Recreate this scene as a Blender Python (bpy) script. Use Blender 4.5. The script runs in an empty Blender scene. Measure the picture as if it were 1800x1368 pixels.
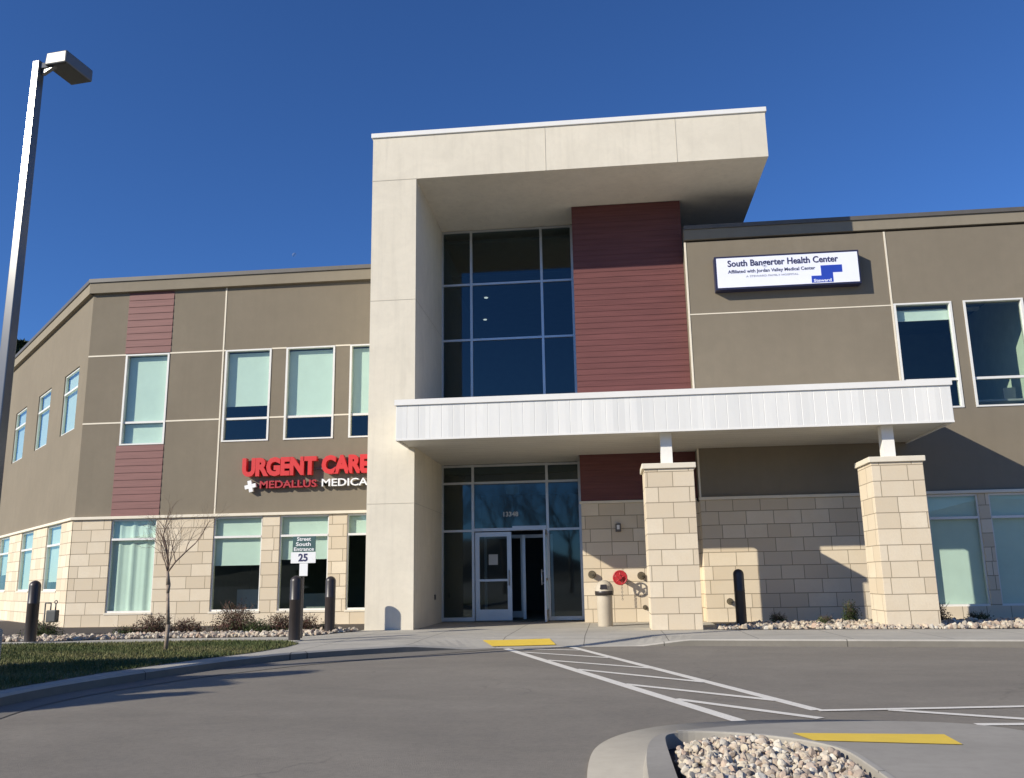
import bpy, bmesh, math, random
import numpy as np
from mathutils import Vector, Matrix
from mathutils.geometry import tessellate_polygon

random.seed(7); rng = np.random.default_rng(7)
scene = bpy.context.scene
col = scene.collection

# ------------------------------------------------------------ camera, sky, sun, exposure
EYE = Vector((4.521, -20.870, 1.08))
yaw, pit, rol = math.radians(5.879), math.radians(12.251), math.radians(-0.976)
F = Vector((-math.sin(yaw)*math.cos(pit), math.cos(yaw)*math.cos(pit), math.sin(pit)))
R = Vector((math.cos(yaw), math.sin(yaw), 0)); U = R.cross(F)
R2 = math.cos(rol)*R + math.sin(rol)*U; U2 = -math.sin(rol)*R + math.cos(rol)*U
cam = bpy.data.cameras.new("camera"); cam_ob = bpy.data.objects.new("camera", cam); col.objects.link(cam_ob)
cam.sensor_fit = 'HORIZONTAL'; cam.sensor_width = 36; cam.lens = 30.97; cam.clip_start = 0.05; cam.clip_end = 5000
M4 = Matrix((( R2.x, U2.x, -F.x, EYE.x), (R2.y, U2.y, -F.y, EYE.y), (R2.z, U2.z, -F.z, EYE.z), (0, 0, 0, 1)))
cam_ob.matrix_world = M4; scene.camera = cam_ob

SUN = Vector((-1.339, -1.0, 0.800)).normalized()
world = bpy.data.worlds.new("World"); scene.world = world; world.use_nodes = True
wn = world.node_tree; sky = wn.nodes.new('ShaderNodeTexSky'); sky.sky_type = 'NISHITA'; sky.sun_disc = False
sky.sun_elevation = math.asin(SUN.z); sky.sun_rotation = math.atan2(SUN.x, SUN.y)
sky.altitude = 1400; sky.air_density = 1.0; sky.dust_density = 0.1; sky.ozone_density = 3.0
tnt_ = wn.nodes.new('ShaderNodeMix'); tnt_.data_type = 'RGBA'; tnt_.blend_type = 'MULTIPLY'; tnt_.inputs[0].default_value = 1
tnt_.inputs[7].default_value = (.52, .87, 1.38, 1); wn.links.new(sky.outputs[0], tnt_.inputs[6])
wn.links.new(tnt_.outputs[2], wn.nodes['Background'].inputs[0]); wn.nodes['Background'].inputs[1].default_value = 0.078
sl = bpy.data.lights.new("sun", 'SUN'); sl.energy = 4.4; sl.angle = math.radians(0.5); sl.color = (1.0, 0.925, 0.80)
so = bpy.data.objects.new("sun", sl); col.objects.link(so); so.rotation_mode = 'QUATERNION'
so.rotation_quaternion = (-SUN).to_track_quat('-Z', 'Y'); so.location = SUN*60
scene.view_settings.view_transform = 'Standard'; scene.view_settings.look = 'None'
scene.view_settings.gamma = 1; scene.view_settings.exposure = 0.35

# ------------------------------------------------------------ materials
MATS = {}
def newmat(name):
    m = bpy.data.materials.new(name); m.use_nodes = True; MATS[name] = m
    nt = m.node_tree; return m, nt, nt.nodes['Principled BSDF']
def N(nt, t, **kw):
    n = nt.nodes.new(t)
    for k, v in kw.items():
        if k in n.inputs: n.inputs[k].default_value = v
        else: setattr(n, k, v)
    return n
def mixc(nt, fac, a, b, mode='MIX'):
    n = nt.nodes.new('ShaderNodeMix'); n.data_type = 'RGBA'; n.blend_type = mode
    for i, v in ((0, fac), (6, a), (7, b)):
        if hasattr(v, 'is_output') or isinstance(v, bpy.types.NodeSocket): nt.links.new(v, n.inputs[i])
        elif i == 0: n.inputs[0].default_value = v
        else: n.inputs[i].default_value = (*v, 1) if len(v) == 3 else v
    return n.outputs[2]
def ramp(nt, src, pts):
    n = nt.nodes.new('ShaderNodeValToRGB'); nt.links.new(src, n.inputs[0])
    e = n.color_ramp.elements
    while len(e) > 1: e.remove(e[-1])
    for i, (p, c) in enumerate(pts):
        x = e[0] if i == 0 else e.new(p)
        x.position = p; x.color = (c, c, c, 1) if not hasattr(c, '__len__') else (*c, 1)
    return n.outputs[0]
def coords(nt, kind='Object', scale=(1, 1, 1)):
    tc = nt.nodes.new('ShaderNodeTexCoord'); mp = nt.nodes.new('ShaderNodeMapping')
    mp.inputs['Scale'].default_value = scale; nt.links.new(tc.outputs[kind], mp.inputs[0]); return mp.outputs[0]
def noise(nt, vec, scale, detail=4, rough=.55, dist=0):
    n = N(nt, 'ShaderNodeTexNoise', Scale=scale, Detail=detail, Roughness=rough, Distortion=dist)
    nt.links.new(vec, n.inputs[0]); return n.outputs[0]
def bump(nt, b, h, strength, distance=.01):
    n = N(nt, 'ShaderNodeBump', Strength=strength, Distance=distance); nt.links.new(h, n.inputs['Height'])
    nt.links.new(n.outputs[0], b.inputs['Normal']); return n
def plain(name, c, rough=.6, metal=0, var=.08, nscale=3, bmp=0, bscale=60, spec=.5, scale=(1, 1, 1)):
    m, nt, b = newmat(name); v = coords(nt, scale=scale)
    lo = tuple(x*(1-var) for x in c); hi = tuple(min(1, x*(1+var)) for x in c)
    f = ramp(nt, noise(nt, v, nscale, 6, .6), [(.3, 0.), (.7, 1.)])
    nt.links.new(mixc(nt, f, lo, hi), b.inputs['Base Color'])
    b.inputs['Roughness'].default_value = rough; b.inputs['Metallic'].default_value = metal
    b.inputs['Specular IOR Level'].default_value = spec
    if bmp: bump(nt, b, noise(nt, v, bscale, 3), bmp)
    return m
def stucco(name, c):
    m, nt, b = newmat(name); v = coords(nt)
    big = noise(nt, v, .55, 5, .6); mid = noise(nt, v, 3.5, 5, .65); streak = noise(nt, coords(nt, scale=(5, 5, .35)), 1, 3, .6)
    c1 = mixc(nt, ramp(nt, big, [(.3, 0.), (.7, 1.)]), tuple(x*.93 for x in c), tuple(x*1.07 for x in c))
    c2 = mixc(nt, ramp(nt, mid, [(.35, 0.), (.7, .5)]), c1, tuple(x*.9 for x in c))
    c3 = mixc(nt, ramp(nt, streak, [(.45, 0.), (.8, .22)]), c2, tuple(x*.8 for x in c))
    nt.links.new(c3, b.inputs['Base Color']); b.inputs['Roughness'].default_value = .95; b.inputs['Specular IOR Level'].default_value = .15
    bump(nt, b, noise(nt, v, 90, 3, .7), .5, .006)
    return m
def stone(name, c, c2, mortar):
    m, nt, b = newmat(name)
    tc = nt.nodes.new('ShaderNodeTexCoord'); uv = tc.outputs['UV']; v = coords(nt)
    br = N(nt, 'ShaderNodeTexBrick', Scale=1.0, **{'Mortar Size': .008, 'Mortar Smooth': .12, 'Bias': 0.0, 'Brick Width': .665, 'Row Height': .3335})
    br.offset = .46; br.offset_frequency = 2; br.squash = .82; br.squash_frequency = 3
    nt.links.new(uv, br.inputs[0])
    br.inputs['Color1'].default_value = (*c, 1); br.inputs['Color2'].default_value = (*c2, 1); br.inputs['Mortar'].default_value = (*c, 1)
    n1 = noise(nt, v, 2.2, 6, .65); n2 = noise(nt, v, 25, 5, .7)
    a = mixc(nt, ramp(nt, n1, [(.35, 0.), (.72, .45)]), br.outputs['Color'], tuple(x*y for x, y in zip(c, (.86, .80, .72))))
    a = mixc(nt, ramp(nt, n2, [(.45, 0.), (.75, .35)]), a, tuple(x*.8 for x in c))
    a = mixc(nt, br.outputs['Fac'], a, mortar)
    nt.links.new(a, b.inputs['Base Color']); b.inputs['Roughness'].default_value = .9; b.inputs['Specular IOR Level'].default_value = .2
    mt = nt.nodes.new('ShaderNodeMath'); mt.operation = 'MULTIPLY_ADD'; nt.links.new(br.outputs['Fac'], mt.inputs[0]); mt.inputs[1].default_value = -1.0
    ms = nt.nodes.new('ShaderNodeMath'); ms.operation = 'MULTIPLY'; ms.inputs[1].default_value = .45; nt.links.new(n2, ms.inputs[0]); nt.links.new(ms.outputs[0], mt.inputs[2])
    bump(nt, b, mt.outputs[0], .8, .012)
    return m
def glass(name, tint, rough=0.0, wav=.02, boost=1.0):
    m = bpy.data.materials.new(name); m.use_nodes = True; nt = m.node_tree; nt.nodes.clear()
    out = nt.nodes.new('ShaderNodeOutputMaterial'); mx = nt.nodes.new('ShaderNodeMixShader')
    tr = nt.nodes.new('ShaderNodeBsdfTransparent'); tr.inputs[0].default_value = (*tint, 1)
    gl = nt.nodes.new('ShaderNodeBsdfGlossy'); gl.inputs['Roughness'].default_value = rough; gl.inputs[0].default_value = (.80, .95, .96, 1)
    lw = N(nt, 'ShaderNodeLayerWeight', Blend=.5)
    pw5 = nt.nodes.new('ShaderNodeMath'); pw5.operation = 'POWER'; pw5.inputs[1].default_value = 5; nt.links.new(lw.outputs['Facing'], pw5.inputs[0])
    fr = nt.nodes.new('ShaderNodeMath'); fr.operation = 'MULTIPLY_ADD'; fr.inputs[1].default_value = .95; fr.inputs[2].default_value = .05; nt.links.new(pw5.outputs[0], fr.inputs[0])
    bp = N(nt, 'ShaderNodeBump', Strength=wav, Distance=.05); nt.links.new(noise(nt, coords(nt), .9, 1), bp.inputs['Height'])
    nt.links.new(bp.outputs[0], gl.inputs['Normal'])
    mu = nt.nodes.new('ShaderNodeMath'); mu.operation = 'MULTIPLY'; mu.inputs[1].default_value = 1.9*boost; nt.links.new(fr.outputs[0], mu.inputs[0]); mu.use_clamp = True
    nt.links.new(mu.outputs[0], mx.inputs[0]); nt.links.new(tr.outputs[0], mx.inputs[1]); nt.links.new(gl.outputs[0], mx.inputs[2])
    nt.links.new(mx.outputs[0], out.inputs[0]); MATS[name] = m; return m

STUCCO = stucco('taupe_stucco', (.225, .193, .143))
FASCIA = stucco('parapet_stucco', (.27, .235, .175))
CREAM = plain('cream_trim', (.74, .67, .53), .7, var=.05)
STONE = stone('cut_stone', (.76, .665, .505), (.60, .505, .365), (.32, .26, .18))
def portal_mat():
    m, nt, b = newmat('cream_concrete'); v = coords(nt); c = (.735, .675, .545)
    big = noise(nt, v, .9, 7, .7, .6); fine = noise(nt, v, 6, 6, .7)
    a = mixc(nt, ramp(nt, big, [(.35, 0.), (.68, 1.)]), tuple(x*.93 for x in c), tuple(x*1.04 for x in c))
    a = mixc(nt, ramp(nt, fine, [(.45, 0.), (.8, .25)]), a, (.55, .50, .40))
    st = noise(nt, coords(nt, scale=(7, 7, .4)), 1, 4, .6)
    a = mixc(nt, ramp(nt, st, [(.5, 0.), (.8, .18)]), a, (.36, .33, .27))
    nt.links.new(a, b.inputs['Base Color']); b.inputs['Roughness'].default_value = .9; b.inputs['Specular IOR Level'].default_value = .2
    bump(nt, b, noise(nt, v, 45, 5, .7), .35, .006); return m
PORTAL = portal_mat()
JOINT = plain('dark_joint', (.50, .46, .37), .9)
COPING = plain('dark_coping', (.115, .105, .09), .5, var=.1)
WHITEM = plain('white_metal', (.80, .785, .73), .45, var=.04, nscale=1.5)
def fascia_mat():
    m, nt, b = newmat('white_panels'); tc = nt.nodes.new('ShaderNodeTexCoord')
    sp = nt.nodes.new('ShaderNodeSeparateXYZ'); nt.links.new(tc.outputs['UV'], sp.inputs[0])
    fl = nt.nodes.new('ShaderNodeMath'); fl.operation = 'MULTIPLY'; fl.inputs[1].default_value = 1/.265; nt.links.new(sp.outputs[0], fl.inputs[0])
    f2 = nt.nodes.new('ShaderNodeMath'); f2.operation = 'FLOOR'; nt.links.new(fl.outputs[0], f2.inputs[0])
    wn_ = nt.nodes.new('ShaderNodeTexWhiteNoise'); wn_.noise_dimensions = '1D'; nt.links.new(f2.outputs[0], wn_.inputs[1])
    a = mixc(nt, wn_.outputs[0], (.72, .715, .67), (.82, .81, .755))
    a = mixc(nt, ramp(nt, noise(nt, coords(nt, scale=(4, 4, .6)), 1.5, 5, .65), [(.45, 0.), (.8, .4)]), a, (.62, .63, .62))
    nt.links.new(a, b.inputs['Base Color']); b.inputs['Roughness'].default_value = .5; return m
WPANEL = fascia_mat()
SOFFIT = plain('soffit_metal', (.62, .60, .54), .6, var=.05, scale=(.3, 1, 1))
def siding_mat(name, c):
    m, nt, b = newmat(name); v = coords(nt, scale=(.25, .25, 6))
    a = mixc(nt, ramp(nt, noise(nt, v, 3, 5, .6), [(.35, 0.), (.7, 1.)]), tuple(x*.85 for x in c), tuple(x*1.15 for x in c))
    nt.links.new(a, b.inputs['Base Color']); b.inputs['Roughness'].default_value = .6; b.inputs['Specular IOR Level'].default_value = .3
    return m
SIDING = siding_mat('red_siding', (.148, .056, .052))
SIDING2 = siding_mat('dusty_red_siding', (.215, .10, .088))
ALU = plain('aluminium', (.55, .57, .58), .35, metal=.6, var=.05)
ALUW = plain('pale_frame', (.74, .73, .68), .4, var=.04)
GLASS = glass('window_glass', (.80, .90, .845), boost=.7)
CGLASS = glass('curtain_glass', (.30, .38, .40), rough=.035, boost=.8)
BLIND = plain('blind_fabric', (.74, .78, .72), .9, var=.03)
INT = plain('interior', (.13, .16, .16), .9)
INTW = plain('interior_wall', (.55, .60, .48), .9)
DARK = plain('dark_plastic', (.035, .028, .026), .38, var=.2, bmp=.1)
BLACK = plain('black_fabric', (.012, .012, .014), .8)
def asphalt_mat():
    m, nt, b = newmat('asphalt'); v = coords(nt); c = (.262, .234, .186)
    big = noise(nt, coords(nt, scale=(.6, 1, 1)), .5, 7, .65, .8); mid = noise(nt, v, 3, 6, .7); fine = noise(nt, v, 140, 2, .6)
    a = mixc(nt, ramp(nt, big, [(.3, 0.), (.7, 1.)]), tuple(x*.80 for x in c), tuple(x*1.16 for x in c))
    a = mixc(nt, ramp(nt, mid, [(.4, 0.), (.8, .4)]), a, (.155, .14, .12))
    a = mixc(nt, ramp(nt, fine, [(.35, 0.), (.75, .6)]), a, (.29, .265, .23))
    a = mixc(nt, ramp(nt, noise(nt, v, 22, 5, .75), [(.4, 0.), (.75, .35)]), a, (.13, .115, .10))
    vo = N(nt, 'ShaderNodeTexVoronoi', Scale=1.1); vo.feature = 'DISTANCE_TO_EDGE'
    dv = nt.nodes.new('ShaderNodeVectorMath'); dv.operation = 'MULTIPLY_ADD'
    nz = N(nt, 'ShaderNodeTexNoise', Scale=1.6, Detail=4); nt.links.new(v, nz.inputs[0]); nt.links.new(nz.outputs['Color'], dv.inputs[0]); dv.inputs[1].default_value = (1.2, 1.2, 0); nt.links.new(v, dv.inputs[2])
    sc = nt.nodes.new('ShaderNodeVectorMath'); sc.operation = 'SCALE'; sc.inputs['Scale'].default_value = .22; nt.links.new(dv.outputs[0], sc.inputs[0]); nt.links.new(sc.outputs[0], vo.inputs[0])
    ck = ramp(nt, vo.outputs['Distance'], [(0., .25), (.006, 0.)])
    msk = mixc(nt, 1.0, ck, ramp(nt, noise(nt, v, .25, 2), [(.48, 0.), (.6, 1.)]), 'MULTIPLY')
    a = mixc(nt, msk, a, (.05, .045, .04))
    nt.links.new(a, b.inputs['Base Color']); b.inputs['Roughness'].default_value = .92; b.inputs['Specular IOR Level'].default_value = .25
    bump(nt, b, fine, .9, .006); return m
ASPH = asphalt_mat()
def concrete_mat(name, c, joint=True, js=1.55):
    m, nt, b = newmat(name); v = coords(nt)
    a = mixc(nt, ramp(nt, noise(nt, v, .8, 7, .65), [(.3, 0.), (.7, 1.)]), tuple(x*.86 for x in c), tuple(x*1.1 for x in c))
    a = mixc(nt, ramp(nt, noise(nt, v, 8, 6, .7), [(.45, 0.), (.8, .4)]), a, tuple(x*.7 for x in c))
    if joint:
        br = N(nt, 'ShaderNodeTexBrick', Scale=1.0, **{'Mortar Size': .01, 'Mortar Smooth': .2, 'Brick Width': js, 'Row Height': js}); br.offset = 0
        tc = nt.nodes.new('ShaderNodeMapping'); tc.inputs['Location'].default_value = (.62, .2, 0); nt.links.new(v, tc.inputs[0]); nt.links.new(tc.outputs[0], br.inputs[0])
        a = mixc(nt, br.outputs['Fac'], a, tuple(x*.4 for x in c))
    nt.links.new(a, b.inputs['Base Color']); b.inputs['Roughness'].default_value = .9; b.inputs['Specular IOR Level'].default_value = .2
    bump(nt, b, noise(nt, v, 120, 3), .5, .003); return m
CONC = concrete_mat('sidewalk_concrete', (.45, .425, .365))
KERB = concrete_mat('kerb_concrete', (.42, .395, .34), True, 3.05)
KFACE = concrete_mat('kerb_face_concrete', (.20, .185, .155), True, 3.05)  # darker than the kerb top: scuffed dirt, plus its shade put into the colour
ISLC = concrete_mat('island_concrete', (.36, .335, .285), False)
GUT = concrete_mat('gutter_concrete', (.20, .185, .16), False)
def paint_mat(name, c, under):
    m, nt, b = newmat(name); v = coords(nt)
    w = ramp(nt, noise(nt, v, 35, 5, .75), [(.56, 0.), (.72, .75)])
    w2 = ramp(nt, noise(nt, v, 4, 4, .7), [(.3, 0.), (.75, .35)])
    a = mixc(nt, w2, c, tuple(x*.72 for x in c)); a = mixc(nt, w, a, under)
    nt.links.new(a, b.inputs['Base Color']); b.inputs['Roughness'].default_value = .75; return m
WPAINT = paint_mat('white_paint', (.82, .78, .68), (.2, .18, .155))
YPAINT = paint_mat('yellow_paint', (.86, .60, .07), (.66, .50, .14))
SOIL = plain('soil', (.055, .042, .032), .95, var=.3, nscale=8)
TURF = plain('turf_soil', (.12, .12, .05), .95, var=.4, nscale=2)

def attr_mat(name, ramp_cols, rough=.8, trans=0, attr='tint'):
    m, nt, b = newmat(name); at = nt.nodes.new('ShaderNodeAttribute'); at.attribute_name = attr
    r = nt.nodes.new('ShaderNodeValToRGB'); e = r.color_ramp.elements
    while len(e) > 1: e.remove(e[-1])
    for i, c in enumerate(ramp_cols):
        x = e[0] if i == 0 else e.new(i/(len(ramp_cols)-1)); x.position = i/(len(ramp_cols)-1); x.color = (*c, 1)
    nt.links.new(at.outputs['Fac'], r.inputs[0])
    a = mixc(nt, ramp(nt, noise(nt, coords(nt), 30, 4, .7), [(.4, 0.), (.8, .5)]), r.outputs[0], (.25, .2, .15)) if 'rock' in name else r.outputs[0]
    nt.links.new(a, b.inputs['Base Color']); b.inputs['Roughness'].default_value = rough; b.inputs['Specular IOR Level'].default_value = .25
    return m
ROCK = attr_mat('rock_stone', [(.52, .45, .34), (.60, .53, .40), (.42, .34, .26), (.66, .60, .48), (.48, .35, .26), (.32, .28, .23), (.70, .66, .56)], .85)
GRASS = attr_mat('grass_blades', [(.055, .08, .024), (.085, .11, .034), (.16, .155, .06), (.26, .23, .11)], .7)
REDLEAF = attr_mat('red_leaves', [(.085, .035, .03), (.13, .055, .042), (.06, .055, .03), (.18, .10, .07), (.07, .075, .035)], .6)
GREENLEAF = attr_mat('green_leaves', [(.035, .06, .018), (.06, .085, .025), (.09, .11, .035)], .6)
CONIF = attr_mat('conifer_leaves', [(.012, .025, .012), (.03, .05, .02), (.045, .065, .03)], .7)
BARK = plain('bark', (.17, .125, .09), .9, var=.35, nscale=20, bmp=.5, bscale=60)
PALEBARK = plain('pale_bark', (.30, .235, .175), .9, var=.3, nscale=20, bmp=.4, bscale=60)
TWIG = plain('twig_bark', (.20, .14, .10), .9, var=.2, nscale=20)

# ------------------------------------------------------------ mesh builder and object helpers
ORIGIN = {}
class MB:
    def __init__(s): s.v = []; s.f = []; s.uv = []; s.sm = []
    def poly(s, pts, smooth=False):
        pts = [Vector(p) for p in pts]; n = Vector((0, 0, 0))
        for i in range(len(pts)): n += pts[i].cross(pts[(i+1) % len(pts)])
        if n.length > 0: n.normalize()
        k = len(s.v); s.v += [tuple(p) for p in pts]; s.f.append(tuple(range(k, k+len(pts)))); s.sm.append(smooth)
        if abs(n.z) > .7: s.uv += [(p.x, p.y) for p in pts]
        else:
            t = Vector((-n.y, n.x, 0)).normalized(); s.uv += [(p.dot(t), p.z) for p in pts]
    def box(s, x0, x1, y0, y1, z0, z1):
        s.obox((x0, y0), (1, 0), 0, x1-x0, 0, y1-y0, z0, z1)
    def obox(s, o, d, s0, s1, t0, t1, z0, z1):
        # oriented box: o origin, d direction along, t runs to the left normal of d
        dx, dy = d; nx, ny = -dy, dx
        P = lambda a, b, z: (o[0]+dx*a+nx*b, o[1]+dy*a+ny*b, z)
        a, b, c, e = P(s0, t0, z0), P(s1, t0, z0), P(s1, t1, z0), P(s0, t1, z0)
        A, B, Cc, E = P(s0, t0, z1), P(s1, t0, z1), P(s1, t1, z1), P(s0, t1, z1)
        for q in ((a, b, B, A), (b, c, Cc, B), (c, e, E, Cc), (e, a, A, E), (A, B, Cc, E), (e, c, b, a)): s.poly(q)
    def tube(s, p0, p1, r0, r1=None, n=12, caps=True, smooth=True):
        r1 = r0 if r1 is None else r1; p0 = Vector(p0); p1 = Vector(p1); ax = (p1-p0)
        if ax.length < 1e-6: return
        ax.normalize(); u = ax.orthogonal().normalized(); w = ax.cross(u)
        k = len(s.v); 
        for p, r in ((p0, r0), (p1, r1)):
            for i in range(n):
                a = 2*math.pi*i/n; s.v.append(tuple(p+u*r*math.cos(a)+w*r*math.sin(a)))
        for i in range(n):
            j = (i+1) % n; s.f.append((k+i, k+j, k+n+j, k+n+i)); s.uv += [(0, 0)]*4; s.sm.append(smooth)
        if caps:
            s.f.append(tuple(k+i for i in range(n))[::-1]); s.uv += [(0, 0)]*n; s.sm.append(False)
            s.f.append(tuple(k+n+i for i in range(n))); s.uv += [(0, 0)]*n; s.sm.append(False)
    def lathe(s, cx, cy, prof, n=24):
        k = len(s.v)
        for r, z in prof:
            for i in range(n):
                a = 2*math.pi*i/n; s.v.append((cx+r*math.cos(a), cy+r*math.sin(a), z))
        for q in range(len(prof)-1):
            for i in range(n):
                j = (i+1) % n; b = k+q*n; s.f.append((b+i, b+j, b+n+j, b+n+i)); s.uv += [(0, 0)]*4; s.sm.append(True)
        s.f.append(tuple(k+(len(prof)-1)*n+i for i in range(n))); s.uv += [(0, 0)]*n; s.sm.append(True)
    def torus(s, c, axis, R_, r, n=28, m=8):
        c = Vector(c); ax = Vector(axis).normalized(); u = ax.orthogonal().normalized(); w = ax.cross(u); k = len(s.v)
        for i in range(n):
            a = 2*math.pi*i/n; d = u*math.cos(a)+w*math.sin(a)
            for j in range(m):
                b = 2*math.pi*j/m; s.v.append(tuple(c+d*(R_+r*math.cos(b))+ax*r*math.sin(b)))
        for i in range(n):
            for j in range(m):
                i2 = (i+1) % n; j2 = (j+1) % m
                s.f.append((k+i*m+j, k+i2*m+j, k+i2*m+j2, k+i*m+j2)); s.uv += [(0, 0)]*4; s.sm.append(True)
    def flat(s, pts, z, holes=()):
        loops = [[Vector((p[0], p[1], 0)) for p in L] for L in (pts, *holes)]
        allp = [p for L in loops for p in L]; zf = z if callable(z) else (lambda x, y: z)
        for t in tessellate_polygon(loops):
            q = [allp[i] for i in t]
            if (q[1]-q[0]).cross(q[2]-q[0]).z < 0: q.reverse()
            s.poly([(p.x, p.y, zf(p.x, p.y)) for p in q])
    def build(s, name, mat, parent=None, bevel=0, **tags):
        o0 = ORIGIN.get(parent.name, Vector((0, 0, 0))) if parent else Vector(tags.pop('origin', (0, 0, 0)))
        me = bpy.data.meshes.new(name); me.from_pydata([(a-o0.x, b-o0.y, c-o0.z) for a, b, c in s.v], [], s.f)
        uvl = me.uv_layers.new(name='UVMap'); uvl.data.foreach_set('uv', [c for p in s.uv for c in p])
        me.polygons.foreach_set('use_smooth', s.sm); me.materials.append(mat); me.update()
        if bevel or any(s.sm):
            bm = bmesh.new(); bm.from_mesh(me); bmesh.ops.remove_doubles(bm, verts=bm.verts, dist=1e-4); bm.to_mesh(me); bm.free()
        o = bpy.data.objects.new(name, me); col.objects.link(o)
        if bevel:
            b = o.modifiers.new('bevel', 'BEVEL'); b.width = bevel; b.segments = 2; b.limit_method = 'ANGLE'
        if parent: o.parent = parent
        else: o.location = o0
        ORIGIN[o.name] = o0
        tag(o, **tags); return o
def tag(o, label=None, cat=None, group=None, kind=None):
    if label: o['label'] = label
    if cat: o['category'] = cat
    if group: o['group'] = group
    if kind: o['kind'] = kind
def thing(name, loc, label, cat, group=None):
    o = bpy.data.objects.new(name, None); col.objects.link(o); o.location = loc; ORIGIN[o.name] = Vector(loc)
    o.empty_display_size = .3; tag(o, label, cat, group); return o
def copy_thing(root, loc, label, rotz=0):
    c = root.copy(); col.objects.link(c); c.location = loc; c.rotation_euler = (0, 0, rotz); c['label'] = label; ORIGIN[c.name] = Vector(loc)
    for ch in list(root.children):
        d = ch.copy(); col.objects.link(d); d.parent = c
        for g in list(ch.children):
            e = g.copy(); col.objects.link(e); e.parent = d
    return c
def np_mesh(name, V, Fc, mat, parent=None, tint=None, smooth=False, **tags):
    V = np.asarray(V, np.float32); Fc = np.asarray(Fc, np.int32); k = Fc.shape[1]
    o0 = ORIGIN.get(parent.name, Vector((0, 0, 0))) if parent else Vector(tags.pop('origin', (0, 0, 0)))
    V = V-np.array(o0, np.float32)
    me = bpy.data.meshes.new(name); me.vertices.add(len(V)); me.vertices.foreach_set('co', V.ravel())
    me.loops.add(Fc.size); me.loops.foreach_set('vertex_index', Fc.ravel()); me.polygons.add(len(Fc))
    me.polygons.foreach_set('loop_start', np.arange(0, Fc.size, k, dtype=np.int32)); me.polygons.foreach_set('loop_total', np.full(len(Fc), k, np.int32))
    me.polygons.foreach_set('use_smooth', np.full(len(Fc), smooth)); me.update(calc_edges=True); me.materials.append(mat)
    if tint is not None:
        a = me.attributes.new('tint', 'FLOAT', 'POINT'); a.data.foreach_set('value', np.asarray(tint, np.float32))
    o = bpy.data.objects.new(name, me); col.objects.link(o)
    if parent: o.parent = parent
    else: o.location = o0
    tag(o, **tags); ORIGIN[o.name] = o0; return o
def text_mb(txt, x0, x1, z0, z1, y, depth, name, mat, parent, bold=0., italic=0., spacing=1.0):
    cu = bpy.data.curves.new('tmp', 'FONT'); cu.body = txt; cu.size = 1; cu.offset = bold; cu.extrude = .02; cu.shear = italic; cu.space_character = spacing
    cu.resolution_u = 3; to = bpy.data.objects.new('tmp', cu); col.objects.link(to)
    dg = bpy.context.evaluated_depsgraph_get(); me = bpy.data.meshes.new_from_object(to.evaluated_get(dg)); me.name = name
    bpy.data.objects.remove(to); bpy.data.curves.remove(cu)
    co = np.empty(len(me.vertices)*3, np.float32); me.vertices.foreach_get('co', co); co = co.reshape(-1, 3)
    mn, mx = co.min(0), co.max(0); q = (co-mn)/(mx-mn)
    o0 = ORIGIN.get(parent.name, Vector((0, 0, 0)))
    out = np.empty_like(co); out[:, 0] = x0+q[:, 0]*(x1-x0); out[:, 2] = z0+q[:, 1]*(z1-z0); out[:, 1] = y-q[:, 2]*depth
    out -= np.array(o0, np.float32)
    me.vertices.foreach_set('co', out.ravel()); me.materials.clear(); me.materials.append(mat); me.update()
    o = bpy.data.objects.new(name, me); col.objects.link(o); o.parent = parent; ORIGIN[o.name] = o0
    return o

# ------------------------------------------------------------ ground
YL, YW, YR, YG = 3.007, 1.645, 2.167, 3.459
ROADZ = -.12
g = MB(); g.flat([(-400, -400), (400, -400), (400, 400), (-400, 400)], ROADZ)
g.build('asphalt', ASPH, kind='structure')
kerb = [(-1.0, -24), (-1.2, -16), (-1.51, -13.39), (-1.80, -12.2), (-1.86, -11.2), (-1.76, -10.3), (-1.58, -9.4), (-1.36, -8.4), (-1.05, -7.35), (-.62, -6.5), (-.08, -5.95), (.5, -5.5), (1.2, -5.0), (1.8, -4.65), (2.4, -4.40), (3.0, -4.28), (3.6, -4.22), (4.3, -4.2), (4.9, -4.2), (5.5, -4.22), (6.2, -4.3), (8.6, -4.8), (11.1, -5.25), (16, -6.2), (30, -9)]
def kz(x):
    if x < 1.0 or x > 5.9: return 0.0
    if x < 2.1: return -.108*(x-1.0)/1.1
    if x < 5.0: return -.108
    return -.108*(5.9-x)/.9
def chaikin(P, it=2):
    for _ in range(it):
        Q = [P[0]]
        for i in range(len(P)-1):
            a, b = P[i], P[i+1]; Q.append(tuple(.75*u+.25*v for u, v in zip(a, b))); Q.append(tuple(.25*u+.75*v for u, v in zip(a, b)))
        P = Q+[P[-1]]
    return P
def offset(poly, d):
    out = []
    for i, p in enumerate(poly):
        a = Vector(poly[max(0, i-1)]); b = Vector(poly[min(len(poly)-1, i+1)]); t = (b-a).normalized(); n = Vector((-t.y, t.x))
        out.append((p[0]+n.x*d, p[1]+n.y*d))
    return out
gi = chaikin(kerb[:15]); kerb = gi[:-1]+chaikin(kerb[14:])[0:]
kin = offset(kerb, .16); kin2 = offset(kerb, 1.25); ktop = offset(kerb, .03)
kb = MB(); kf = MB()
for i in range(len(kerb)-1):
    z0, z1 = kz(kerb[i][0]), kz(kerb[i+1][0]); a, b = kerb[i], kerb[i+1]
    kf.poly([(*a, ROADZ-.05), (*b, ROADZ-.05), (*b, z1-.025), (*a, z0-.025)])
    kb.poly([(*a, z0-.025), (*b, z1-.025), (*ktop[i+1], z1), (*ktop[i], z0)])
    kb.poly([(*ktop[i], z0), (*ktop[i+1], z1), (*kin[i+1], z1), (*kin[i], z0)])
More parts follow.
